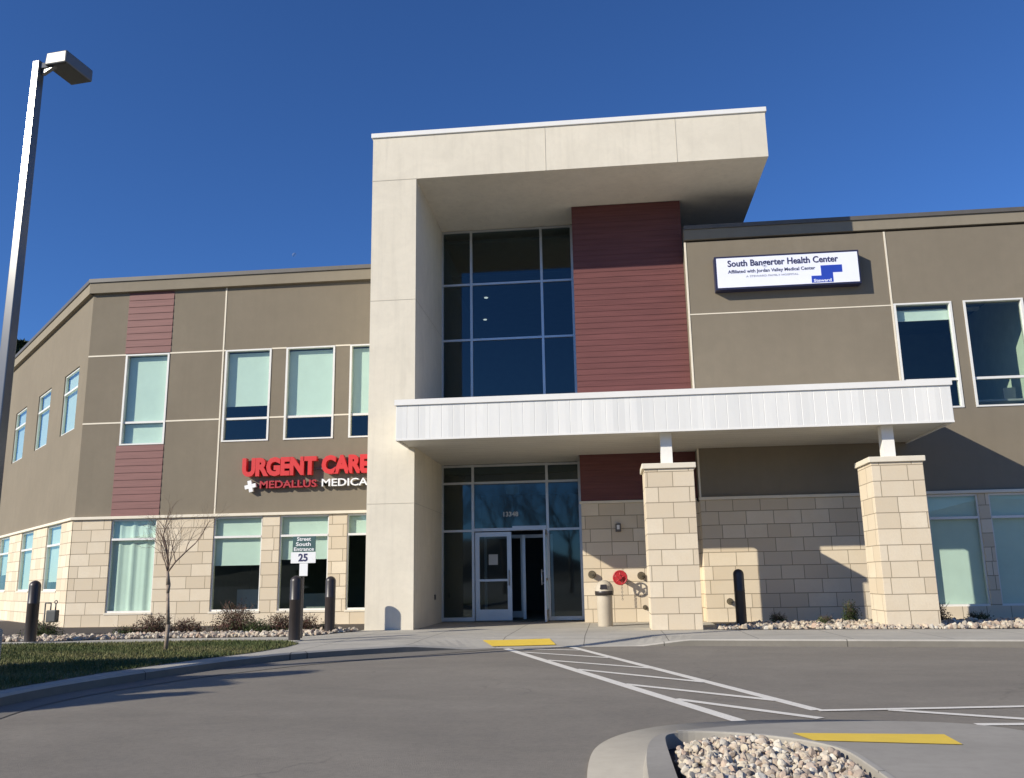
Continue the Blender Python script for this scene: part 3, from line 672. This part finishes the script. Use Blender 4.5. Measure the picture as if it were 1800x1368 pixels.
m_, nt, b_ = newmat('downlight'); b_.inputs['Emission Color'].default_value = (1, .95, .85, 1); b_.inputs['Emission Strength'].default_value = 1.3
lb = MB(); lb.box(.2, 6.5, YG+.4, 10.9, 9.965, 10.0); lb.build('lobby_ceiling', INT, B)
for x, y in ((.98, 5.9), (.62, 8.3)): ld = MB(); ld.lathe(x, y, [(.06, 9.96), (.06, 9.94)], 16); ld.build('downlight', m_, B)
# --- canopy
XC0, XC1, YC, ZCb, ZCt = -.152, 11.999, -1.464, 4.25, 5.03
cf = MB()
pw_ = .265; x = XC0
while x < XC1-.001:
    e_ = min(x+pw_, XC1); g2 = .008
    cf.poly([(x+g2, YC, ZCb), (e_-g2, YC, ZCb), (e_-g2, YC, ZCt), (x+g2, YC, ZCt)]); cf.poly([(e_-g2, YC, ZCb), (e_, YC+.006, ZCb), (e_, YC+.006, ZCt), (e_-g2, YC, ZCt)]); cf.poly([(x, YC+.006, ZCb), (x+g2, YC, ZCb), (x+g2, YC, ZCt), (x, YC+.006, ZCt)])
    x = e_
y = YC
while y < YW-.05:
    e_ = min(y+pw_, YW-.02); cf.poly([(XC1, y+.008, ZCb), (XC1, e_-.008, ZCb), (XC1, e_-.008, ZCt), (XC1, y+.008, ZCt)]); cf.poly([(XC1, e_-.008, ZCb), (XC1-.006, e_, ZCb), (XC1-.006, e_, ZCt), (XC1, e_-.008, ZCt)]); y = e_
cf.poly([(XC0, PF-.002, ZCb), (XC0, YC+.006, ZCb), (XC0, YC+.006, ZCt), (XC0, PF-.002, ZCt)])
CN = cf.build('canopy', WPANEL, B)
cc = MB(); cc.box(XC0-.03, XC1+.03, YC-.04, PF-.003, ZCt, ZCt+.13); cc.box(.003, XC1+.03, PF-.003, YW-.02, ZCt, ZCt+.13); cc.box(.003, 3.88, YW-.02, YG-.06, ZCt, ZCt+.13); cc.box(3.88, XW0-.01, YW-.02, YR-.03, ZCt, ZCt+.13)
cc.build('canopy_coping', WHITEM, CN)
cs = MB()
def sof(x0, x1, y0, y1):
    m = max(1, round((y1-y0)/.32))
    for i in range(m):
        a, b = y0+(y1-y0)*i/m, y0+(y1-y0)*(i+1)/m
        cs.poly([(x0, b-.006, ZCb+.012), (x1, b-.006, ZCb+.012), (x1, a, ZCb+.012), (x0, a, ZCb+.012)]); cs.poly([(x0, b, ZCb+.022), (x1, b, ZCb+.022), (x1, b-.006, ZCb+.012), (x0, b-.006, ZCb+.012)])
sof(XC0+.01, XC1-.01, YC+.016, PF-.003); sof(.003, XC1-.01, PF-.003, YW-.01); sof(.003, 3.88, YW-.01, YG-.05); sof(3.88, XW0, YW-.01, YR-.03)
cs.build('canopy_soffit', SOFFIT, CN)
fl_ = MB(); fl_.box(XC0+.001, XC1-.001, YC-.006, YC+.03, ZCb-.03, ZCb+.012); fl_.box(XC1-.03, XC1+.006, YC+.03, YW-.02, ZCb-.03, ZCb+.012); fl_.box(XC0-.006, XC0+.03, YC+.03, PF-.003, ZCb-.03, ZCb+.012); fl_.build('canopy_drip_edge', WHITEM, CN)
# --- pillars
for (a, b) in ((5.395, 6.459), (10.175, 11.235)):
    pm_ = MB(); y0, y1 = -1.508, -.471
    pm_.box(a, b, y0, y1, -.06, 3.40)
    P_ = pm_.build('pillar', STONE, B, bevel=.006)
    c_ = MB(); c_.box(a-.05, b+.05, y0-.05, y1+.05, 3.403, 3.52); c_.build('pillar_cap', CREAM, P_, bevel=.012)
    mx = (a+b)/2; po = MB(); po.box(mx-.125, mx+.125, -1.115, -.865, 3.523, ZCb+.01); po.build('pillar_post', WHITEM, P_)
# --- far corner volume beyond the angled wing
fv = MB(); fv.obox(oA, dA, -4, -.01, -.6, 6, -.1, 11.1); fv.build('corner_block', PORTAL, B)
fc = MB(); fc.obox(oA, dA, -4.1, .03, -.64, 6.04, 11.103, 11.25); fc.build('corner_coping', WHITEM, B)

# ------------------------------------------------------------ signs
S1 = thing('wall_sign', (9.4, YW, 8.36), 'white lit box sign reading South Bangerter Health Center on the right wing', 'sign')
navy = plain('navy_metal', (.02, .022, .06), .4); ys = 1.362
bx_ = MB(); bx_.box(7.60, 11.25, ys+.01, YW-.001, 8.35, 9.25); bx_.build('cabinet', navy, S1)
wf = plain('sign_face', (.84, .86, .95), .4, var=.01)
fc_ = MB(); fc_.box(7.65, 11.21, ys-.005, ys+.011, 8.395, 9.20); fc_.build('face', wf, S1)
ink = plain('navy_ink', (.03, .03, .10), .5); inkg = plain('grey_ink', (.35, .37, .42), .5)
text_mb('South Bangerter Health Center', 7.93, 10.72, 8.90, 9.13, ys-.007, .006, 'lettering', ink, S1, bold=.018)
text_mb('Affiliated with Jordan Valley Medical Center', 7.93, 10.13, 8.745, 8.865, ys-.007, .005, 'lettering', ink, S1, bold=.006)
text_mb('A STEWARD FAMILY HOSPITAL', 8.38, 9.70, 8.65, 8.70, ys-.007, .005, 'lettering', inkg, S1)
blue = plain('logo_blue', (.02, .06, .42), .5)
lo = MB(); Y = ys-.009; lo.box(10.02, 10.56, Y, Y+.004, 8.415, 8.60); lo.box(10.27, 10.56, Y, Y+.004, 8.601, 8.67); lo.box(10.27, 10.80, Y, Y+.004, 8.671, 8.87)
lo.build('emblem', blue, S1)
text_mb('Steward', 10.07, 10.51, 8.43, 8.51, Y-.001, .003, 'lettering', wf, S1, bold=.02)

S2 = thing('wall_sign', (-3.7, YL, 4.0), 'raised red URGENT CARE letters over smaller red and white letters on the left wing', 'sign')
red = plain('letter_red', (.62, .035, .03), .4, var=.05); white = plain('letter_white', (.85, .85, .83), .4, var=.02); red2 = plain('letter_dark_red', (.42, .03, .035), .4)
text_mb('URGENT', -5.56, -3.42, 4.03, 4.56, YL-.05, .16, 'letters', red, S2, bold=.055, spacing=.97)
text_mb('CARE', -3.27, -1.90, 4.04, 4.57, YL-.05, .16, 'letters', red, S2, bold=.055, spacing=.97)
text_mb('MEDALLUS', -5.05, -3.42, 3.70, 3.91, YL-.04, .11, 'letters', red2, S2, bold=.02)
text_mb('MEDICAL', -3.27, -1.80, 3.71, 3.92, YL-.04, .11, 'letters', white, S2, bold=.01)
cr = MB(); cx_, cz_ = -5.33, 3.77
for k_ in range(2):
    for s_ in (1,):
        a = math.radians(12+90*k_); u = Vector((math.cos(a), 0, math.sin(a))); v_ = Vector((-math.sin(a), 0, math.cos(a))); c0 = Vector((cx_, YL-.14, cz_))
        L, W2 = .16, .055
        q = [c0-u*L-v_*W2, c0+u*L-v_*W2, c0+u*L+v_*W2, c0-u*L+v_*W2]; dd = Vector((0, .10+.004*k_, 0)); q = [p_-Vector((0, .003*k_, 0)) for p_ in q]
        cr.poly(q)
        for i in range(4): cr.poly([q[i], q[i]+dd, q[(i+1) % 4]+dd, q[(i+1) % 4]])
cr.build('cross_emblem', white, S2)
rc = MB(); rc.box(-5.5, -1.9, YL-.045, YL-.001, 3.78, 3.82); rc.box(-5.5, -1.8, YL-.045, YL-.001, 4.2, 4.25); rc.build('raceway', COPING, S2)

# ------------------------------------------------------------ street furniture
def make_bollard(loc, H, label):
    t = thing('bollard', loc, label, 'bollard', 'dark bollards around the entrance')
    r = .115; x, y, z = loc
    prof = [(r, z-.02), (r, z+H*.62), (r+.003, z+H*.625), (r+.003, z+H*.635), (r, z+H*.64), (r, z+H-.11)]+[(r*math.cos(q*math.pi/12), z+H-.11+.11*math.sin(q*math.pi/12)) for q in range(1, 6)]+[(.004, z+H)]
    m = MB(); m.lathe(x, y, prof, 28); m.build('sleeve', DARK, t)
    f_ = MB(); f_.lathe(x, y, [(r+.05, z-.01), (r+.05, z+.012), (r+.01, z+.02)], 24); f_.build('footing', KERB, t); return t
b0 = make_bollard((-1.58, -3.68, 0), 1.24, 'dark ringed bollard at the tip of the lawn, nearest the street sign')
copy_thing(b0, (-1.70, -1.08, 0), 'dark bollard between the sign post and the cream portal leg')
copy_thing(b0, (-7.26, -3.36, 0), 'dark bollard at the left edge of the lawn before the angled corner')
copy_thing(b0, (7.37, -.68, 0), 'dark brown bollard between the two stone pillars')
# sign post
sp = thing('sign_post', (-1.75, -2.8, 0), 'parking sign on a thin post with teal panel over a white 25 plate', 'sign')
post = MB(); post.box(-1.765, -1.735, -2.80, -2.77, 0, 1.98); post.build('post', DARK, sp)
te = plain('teal_panel', (.045, .105, .10), .5)
a_ = MB(); a_.box(-1.99, -1.50, -2.815, -2.803, 1.73, 2.05); a_.build('panel', te, sp)
a_ = MB(); a_.box(-2.02, -1.49, -2.818, -2.803, 1.50, 1.725); a_.build('number_plate', white, sp)
a_ = MB(); a_.box(-1.83, -1.655, -2.815, -2.803, 1.24, 1.495); a_.build('lower_plate', white, sp)
text_mb('Street', -1.90, -1.60, 1.955, 2.035, -2.816, .004, 'lettering', white, sp, bold=.02)
text_mb('South', -1.92, -1.60, 1.85, 1.93, -2.816, .004, 'lettering', white, sp, bold=.02)
text_mb('Entrance', -1.96, -1.53, 1.75, 1.825, -2.816, .004, 'lettering', white, sp, bold=.02)
text_mb('25', -1.86, -1.66, 1.535, 1.695, -2.819, .004, 'lettering', ink, sp, bold=.03)
# litter bin
bn = thing('litter_bin', (4.42, .45, 0), 'beige round litter bin with domed lid and dark band by the entrance', 'litter bin')
beige = plain('bin_beige', (.50, .44, .34), .6, bmp=.3, bscale=120)
m = MB(); m.lathe(4.42, .45, [(.165, .0), (.175, .03), (.185, .70), (.185, .705)], 32); m.build('body', beige, bn)
m = MB(); m.lathe(4.42, .45, [(.19, .70), (.215, .705), (.22, .80), (.21, .81)], 32); m.build('band', DARK, bn)
m = MB(); m.lathe(4.42, .45, [(.225, .80)]+[(.222*math.cos(q*math.pi/16), .81+.24*math.sin(q*math.pi/16)) for q in range(0, 8)]+[(.004, 1.05)], 32); m.build('dome_lid', beige, bn)
m = MB(); m.poly([(4.32, .222, .84), (4.50, .222, .84), (4.48, .242, .95), (4.34, .242, .95)]); m.build('flap', DARK, bn)
# red handwheel
hw = thing('handwheel_valve', (4.82, YR, 1.1), 'red round handwheel valve sticking out of the stone wall beside the litter bin', 'valve')
redp = plain('red_paint', (.45, .03, .035), .35, var=.15)
c0 = Vector((4.82, 1.76, 1.10)); m = MB(); m.torus(c0, (0, 1, 0), .165, .02)
for k_ in range(5):
    a = 2*math.pi*k_/5+.3; m.tube(c0, c0+Vector((math.cos(a)*.16, 0, math.sin(a)*.16)), .016, .013, 8)
m.tube(c0-Vector((0, .05, 0)), c0+Vector((0, .03, 0)), .045, .05, 14); m.build('wheel', redp, hw)
m = MB(); m.tube(c0+Vector((0, .03, 0)), (4.82, YR-.02, 1.10), .06, .075, 14); m.tube((4.82, YR-.05, 1.10), (4.82, YR-.021, 1.10), .15, .15, 20); m.build('valve_body', redp, hw)
m = MB()
for i in range(11): m.torus((4.86, 1.90, 1.02-.045*i), (1 if i % 2 else 0, 0 if i % 2 else 1, 0), .02, .006, 10, 5)
m.build('chain', plain('steel', (.25, .23, .2), .5, metal=.7), hw)
brass = plain('aged_brass', (.16, .13, .08), .45, metal=.5, var=.3)
def make_hose(x, z, y, label, sz=1.0):
    t = thing('hose_connection', (x, y, z), label, 'hose valve', 'capped hose connections on the stone wall')
    m = MB(); m.tube((x, y-.10*sz, z), (x, y-.02, z), .05*sz, .055*sz, 16); m.build('pipe', brass, t)
    m = MB(); m.tube((x, y-.16*sz, z), (x, y-.10*sz, z), .075*sz, .08*sz, 8, smooth=False); m.tube((x, y-.185*sz, z), (x, y-.16*sz, z), .03*sz, .03*sz, 6); m.build('cap', brass, t)
    m = MB(); m.tube((x, y-.03, z), (x, y-.021, z), .10*sz, .10*sz, 18); m.build('wall_flange', brass, t); return t
make_hose(4.12, 1.19, YR, 'aged brass capped hose connection on the stone wall left of the red wheel')
make_hose(5.36, 1.14, YR, 'aged brass capped hose connection right of the red wheel, by the first pillar')
make_hose(5.42, .36, YR, 'small brass hose tap low on the stone wall beside the first pillar', .6)
make_hose(7.45, .49, YW-.02, 'brass hose tap low on the wall behind the bollard between the pillars', .8)
bl_ = thing('wall_lamp', (4.83, YR, 2.35), 'small dark square lamp box on the shaded stone above the red wheel', 'wall lamp')
m = MB(); m.box(4.76, 4.90, YR-.10, YR-.021, 2.25, 2.46); m.build('housing', COPING, bl_, bevel=.01)
m = MB(); m.box(4.795, 4.865, YR-.106, YR-.101, 2.31, 2.42); m.build('lens', ALUW, bl_)
sb = thing('strobe_box', (-.02, 2.4, 1.1), 'small dark box on the inner face of the portal leg', 'box'); m = MB(); m.box(0.0, .03, 2.35, 2.45, .62, .75); m.build('cover', COPING, sb)

# lamp pole
PX, PY = -3.667, -9.80
lp = thing('street_lamp', (PX, PY, 0), 'tall square metal lamp pole with shoebox head at the left of the lawn', 'street lamp')
polem = plain('pole_metal', (.17, .168, .16), .2, metal=.4, var=.08, nscale=2, scale=(1, 1, .3))
m = MB()
PA = math.radians(-8)
P4 = lambda w_, z: [(PX+a*w_*math.cos(PA)-b*w_*math.sin(PA), PY+a*w_*math.sin(PA)+b*w_*math.cos(PA), z) for a, b in ((-1, -1), (1, -1), (1, 1), (-1, 1))]
A_, B_ = P4(.083, .35), P4(.060, 8.79)
for i in range(4): m.poly([A_[i], A_[(i+1) % 4], B_[(i+1) % 4], B_[i]])
m.poly(B_)
m.build('pole', polem, lp, bevel=.012)
m = MB(); m.lathe(PX, PY, [(.29, -.02), (.29, .55), (.27, .57)], 32); m.build('concrete_base', KERB, lp)
headm = plain('lamp_housing', (.15, .15, .148), .4, metal=.2, var=.05)
darkh = plain('lamp_underside', (.05, .055, .06), .5)
H0 = Vector((-3.527, -9.873, 8.69))
def hx(a, b, c):
    ang_ = math.radians(-7); return (H0.x+a*math.cos(ang_)-b*math.sin(ang_), H0.y+a*math.sin(ang_)+b*math.cos(ang_), H0.z+c)
m = MB(); q = [hx(0, 0, 0), hx(.37, 0, 0), hx(.37, .58, 0), hx(0, .58, 0), hx(.02, 0, .20), hx(.37, 0, .20), hx(.37, .58, .20), hx(0.02, .58, .20)]
for f_ in ((0, 1, 5, 4), (1, 2, 6, 5), (2, 3, 7, 6), (3, 0, 4, 7), (4, 5, 6, 7), (3, 2, 1, 0)): m.poly([q[i] for i in f_])
m.build('lamp_head', headm, lp, bevel=.02)
m = MB(); m.poly([hx(.015, .03, -.004), hx(.355, .03, -.004), hx(.355, .56, -.004), hx(.015, .56, -.004)][::-1]); m.build('lens', darkh, lp)
m = MB(); m.box(PX+.03, -3.49, -9.84, -9.76, 8.67, 8.75); m.poly([hx(-.07, .05, .0), hx(.14, .05, -.004), hx(-.07, .05, -.11)]); m.poly([hx(-.07, .11, -.11), hx(.14, .11, -.004), hx(-.07, .11, .0)]); m.poly([hx(-.07, .05, -.11), hx(.14, .05, -.004), hx(.14, .11, -.004), hx(-.07, .11, -.11)])
m.build('arm', polem, lp)
# gas meter by the corner
gm = thing('gas_meter', (-8.5, -.9, 0), 'small dark gas meter with pipes half hidden behind the left bollard', 'gas meter')
gz = plain('meter_grey', (.085, .09, .085), .5)
m = MB(); m.box(-8.52, -8.28, -1.0, -.84, .30, .58); m.build('meter_body', gz, gm, bevel=.02)
m = MB(); m.tube((-8.46, -.92, .57), (-8.46, -.92, .74), .016); m.tube((-8.46, -.92, .74), (-8.60, -.92, .74), .016); m.tube((-8.60, -.92, .74), (-8.60, -.92, 0), .016); m.tube((-8.34, -.92, .57), (-8.34, -.92, .72), .016); m.torus((-8.34, -.92, .76), (0, 1, 0), .035, .012, 14, 6)
m.build('pipes', gz, gm)

# ------------------------------------------------------------ plants
def leaves(center, rad, n, size, mat, parent, name='foliage', shape=None):
    c = np.array(center); d = rng.normal(size=(n, 3)); d /= np.linalg.norm(d, axis=1)[:, None]; r = rng.random(n)**.45
    p_ = d*r[:, None]*np.array(rad); p_[:, 2] = np.abs(p_[:, 2]); lump = 1+.35*np.sin(d[:, 0]*7+center[0]*3)*np.sin(d[:, 1]*6+center[1])*1.0; p_ *= lump[:, None]; p_ += c
    u = rng.normal(size=(n, 3)); u /= np.linalg.norm(u, axis=1)[:, None]; w = np.cross(u, rng.normal(size=(n, 3))); w /= np.linalg.norm(w, axis=1)[:, None]
    s = size*rng.uniform(.6, 1.3, n)[:, None]
    V = np.stack([p_-u*s, p_+w*s*.45, p_+u*s, p_-w*s*.45], 1).reshape(-1, 3)
    return np_mesh(name, V, np.arange(n*4).reshape(-1, 4), mat, parent, tint=np.repeat(rng.random(n), 4))
def shrub(x, y, w, h, kind, label):
    t = thing('shrub', (x, y, 0), label, 'shrub', 'shrubs at the foot of the building')
    m = MB()
    for i in range(34):
        a = random.uniform(0, 2*math.pi); tip = Vector((x+math.cos(a)*w*random.uniform(.2, 1.05), y+math.sin(a)*w*.6*random.uniform(.2, 1), h*random.uniform(.55, 1.15)))
        mid = Vector((x+(tip.x-x)*.35, y+(tip.y-y)*.35, tip.z*.55)); m.tube((x+random.uniform(-.05, .05), y, 0), mid, .007, .005, 4, False); m.tube(mid, tip, .005, .002, 4, False)
        for k_ in range(2): m.tube(mid.lerp(tip, .3+.3*k_), mid.lerp(tip, .6)+Vector((random.uniform(-.12, .12), random.uniform(-.1, .1), random.uniform(0, .14))), .004, .0015, 3, False)
    m.build('twigs', TWIG if kind != 'green' else BARK, t)
    nl = int(3800*w*h*3)
    leaves((x, y, .03), (w, w*.65, h*.95), nl, .022, REDLEAF if kind == 'red' else GREENLEAF, t)
    if kind == 'red': leaves((x, y, .0), (w*1.05, w*.7, h*.45), nl//5, .022, GREENLEAF, t, 'green_foliage')
    return t
shr = [(-7.95, -1.9, .42, .34, 'green', 'low dark green shrub behind the left bollard'),
 (-6.55, -.9, .30, .16, 'green', 'tiny green shrub at the foot of the stone corner'),
 (-5.95, -.8, .52, .40, 'red', 'low reddish shrub under the curtained ground floor window'),
 (-5.2, -.7, .42, .30, 'red', 'small red and green shrub just left of the bare tree trunk'),
 (-4.05, -.7, .52, .66, 'red', 'tallest reddish twiggy shrub right of the bare tree trunk'),
 (-3.45, -.9, .40, .28, 'green', 'low green shrub right of the tallest red shrub'),
 (-2.95, -.7, .38, .42, 'red', 'upright red shrub under the first dark ground floor window'),
 (-2.40, -.7, .36, .36, 'red', 'small red shrub left of the ringed bollard'),
 (-1.95, -.5, .24, .16, 'green', 'tiny green shrub between the two bollards by the portal'),
 (8.35, .5, .20, .20, 'green', 'small green tuft between the pillars, nearer the bollard'),
 (9.30, .1, .20, .14, 'green', 'small green tuft in the rocks left of the second pillar'),
 (10.0, .6, .20, .46, 'green', 'narrow shrub tucked against the left side of the second pillar'),
 (11.75, .3, .30, .40, 'red', 'dark reddish shrub just right of the second pillar'),
 (12.9, .9, .26, .16, 'green', 'low dark shrub in shade near the right edge of the photo')]
for s_ in shr: shrub(s_[0], s_[1], s_[2]*1.05, s_[3], *s_[4:])
# bare young tree
def bare_tree(root, x, y, H, seed, limbs, depth=5, r0=.045):
    rr = random.Random(seed); tr = MB(); cr_ = MB()
    base = Vector((x, y, 0)); fork = base+Vector((-.06, 0, H*.46))
    tr.tube(base, base+Vector((.01, 0, H*.15)), r0*1.15, r0, 10); tr.tube(base+Vector((.01, 0, H*.15)), base+Vector((-.03, 0, H*.33)), r0, r0*.8, 10); tr.tube(base+Vector((-.03, 0, H*.33)), base+Vector((-.03, 0, H*.38)), r0*.8, r0*1.2, 10); tr.tube(base+Vector((-.03, 0, H*.38)), fork, r0*1.2, r0*.7, 10)
    def grow(p, d, L, r, k):
        n = 3; q = p
        for i in range(n):
            d = (d+Vector((rr.gauss(0, .13), rr.gauss(0, .13), rr.gauss(.02, .08)))).normalized(); q2_ = q+d*L/n; r2 = r*.86
            cr_.tube(q, q2_, r, r2, 5 if r > .006 else 3, False); q = q2_; r = r2
            if k > 0:
                for _ in range(1 if i < 2 else 2):
                    ax = d.orthogonal().normalized(); ax.rotate(Matrix.Rotation(rr.uniform(0, 6.28), 3, d)); nd = (d*.75+ax*rr.uniform(.35, .7)+Vector((0, 0, .12))).normalized()
                    grow(q, nd, L*rr.uniform(.5, .72), max(r*.62, .0018), k-1)
    for (dx, dy, dz, L, r) in limbs: grow(fork-Vector((0, 0, .02)), Vector((dx, dy, dz)).normalized(), L, r, depth-1)
    tr.build('trunk', PALEBARK, root); cr_.build('crown', TWIG, root)
bt_ = thing('bare_tree', (-3.07, -5.87, 0), 'leafless young tree with fine twigs on the lawn before the left wing', 'tree')
bare_tree(bt_, -3.07, -5.87, 2.9, 3, [(-.14, .05, 1, .66, .022), (.58, .0, .82, .68, .016), (.2, -.15, 1, .52, .011), (-.3, .2, 1, .45, .010), (.1, .3, 1, .6, .011), (-.05, -.35, 1, .5, .010)], 4, .034)
# evergreens left of the frame throw the long shadow over lawn and kerb
def conifer(x, y, H, r, label, n, group, blunt=.7):
    t = thing('conifer', (x, y, 0), label, 'tree', group)
    m = MB(); m.tube((x, y, -.1), (x, y, H*.93), r*.07, .01, 8, False); m.build('trunk', BARK, t)
    h_ = rng.random(n)**1.35*.95+.03; a = rng.uniform(0, 2*math.pi, n); lay = .72+.28*np.sin(h_*H*5+a*2); rad = r*(1-h_)**blunt*lay*rng.uniform(.25, 1, n)**.5
    p_ = np.stack([x+np.cos(a)*rad, y+np.sin(a)*rad, h_*H-rad*.12], 1)
    u = np.stack([np.cos(a), np.sin(a), rng.normal(-.15, .25, n)], 1)+rng.normal(0, .35, (n, 3)); u /= np.linalg.norm(u, axis=1)[:, None]; w = np.cross(u, rng.normal(size=(n, 3))); w /= np.linalg.norm(w, axis=1)[:, None]
    s = (H*.016+.05)*rng.uniform(.6, 1.4, n)[:, None]
    V = np.stack([p_-u*s, p_+w*s*.3, p_+u*s*1.3, p_-w*s*.3], 1).reshape(-1, 3)
    np_mesh('crown', V, np.arange(n*4).reshape(-1, 4), CONIF, t, tint=np.repeat(rng.random(n), 4)); return t
EG = 'evergreens left of the driveway'
conifer(-7.35, -14.05, 4.5, 1.7, 'dense evergreen beyond the left edge whose tip shades the driveway farthest', 15000, EG)
conifer(-8.1, -12.7, 4.3, 1.7, 'dense evergreen beyond the left edge shading the back half of the lawn', 20000, EG, .45)
conifer(-7.6, -14.9, 4.1, 2.1, 'broad evergreen beyond the left edge shading the middle of the kerb', 26000, EG, .33)
conifer(-7.1, -15.8, 4.0, 1.4, 'slim evergreen beyond the left edge whose thin tip shades the near asphalt', 12000, EG)
conifer(-8.0, -16.6, 3.9, 1.6, 'evergreen beyond the left edge, nearest the camera', 20000, EG, .45)
conifer(-53.9, 60, 26.2, 6.0, 'dark evergreen top showing above the roof of the angled wing', 14000, None)
# trees and hills behind the camera, seen only in the glass
for i, (x_, y_, H_, lab) in enumerate(((1.5, -46, 8.5, 'leafless tree across the parking lot, reflected over the entrance doors'), (-4.5, -50, 9.5, 'tall leafless tree across the parking lot, left of the reflected one'), (8, -52, 9, 'leafless tree across the parking lot, right of the reflected one'))):
    t = thing('bare_tree', (x_, y_, 0), lab, 'tree', 'leafless trees across the parking lot')
    bare_tree(t, x_, y_, H_, 11+i, [(-.3, .1, 1, 3.2, .10), (.5, .2, 1, 3.2, .09), (.1, -.5, 1, 3.0, .08), (-.6, -.3, .9, 2.6, .07), (.2, .6, 1, 2.8, .07)], 5, .16)
for i, (x_, y_, a_) in enumerate(((4.5, -44, 1.0), (-1.5, -55, 2.2), (-9, -47, 4.0), (12, -46, 5.1), (5.5, -60, 3.1))):
    copy_thing(t, (x_, y_, 0), ('leafless tree across the parking lot, nearest the street', 'leafless tree across the parking lot, in the second row', 'leafless tree at the west end of the parking lot', 'leafless tree at the east end of the parking lot', 'farthest leafless tree across the parking lot')[i], a_)
hm = MB()
hs = [(-900+75*i, 35+22*math.sin(i*.9)+14*math.sin(i*2.3+1)) for i in range(25)]
for i in range(24):
    (xa, za), (xb, zb) = hs[i], hs[i+1]
    hm.poly([(xa, -390, ROADZ), (xb, -390, ROADZ), (xb, -700, zb), (xa, -700, za)]); hm.poly([(xa, -700, za), (xb, -700, zb), (xb, -1000, ROADZ), (xa, -1000, ROADZ)])
hm.build('hills', plain('hill_scrub', (.10, .085, .06), .95, var=.3, nscale=.02), kind='structure')
# moon
bm_ = bmesh.new(); bmesh.ops.create_uvsphere(bm_, u_segments=24, v_segments=14, radius=5.2)
me_ = bpy.data.meshes.new('moon'); bm_.to_mesh(me_); bm_.free(); mo = bpy.data.objects.new('moon', me_); col.objects.link(mo)
dr = (F + R2*(518-900)/1548.6 - U2*(449-684)/1548.6).normalized(); mo.location = EYE+dr*1900
mm = bpy.data.materials.new('moon_painted_phase'); mm.use_nodes = True; nt = mm.node_tree; nt.nodes.clear(); out = nt.nodes.new('ShaderNodeOutputMaterial'); mx = nt.nodes.new('ShaderNodeMixShader')
t_ = nt.nodes.new('ShaderNodeBsdfTransparent'); d_ = nt.nodes.new('ShaderNodeBsdfDiffuse'); d_.inputs[0].default_value = (.35, .4, .5, 1); nt.links.new(t_.outputs[0], mx.inputs[1]); nt.links.new(d_.outputs[0], mx.inputs[2])
tg = nt.nodes.new('ShaderNodeTexCoord'); sx_ = nt.nodes.new('ShaderNodeSeparateXYZ'); nt.links.new(tg.outputs['Generated'], sx_.inputs[0])
df = nt.nodes.new('ShaderNodeMath'); df.operation = 'SUBTRACT'; nt.links.new(sx_.outputs[2], df.inputs[0]); nt.links.new(sx_.outputs[0], df.inputs[1]); ds = nt.nodes.new('ShaderNodeMath'); ds.operation = 'ADD'; ds.inputs[1].default_value = .5; nt.links.new(df.outputs[0], ds.inputs[0])
nt.links.new(ramp(nt, ds.outputs[0], [(.45, 0.), (.8, .30)]), mx.inputs[0]); nt.links.new(mx.outputs[0], out.inputs[0]); me_.materials.append(mm)  # lit part of the disc painted as a gradient of pale over transparent
tag(mo, 'faint daytime moon low in the blue sky over the left wing', 'moon')
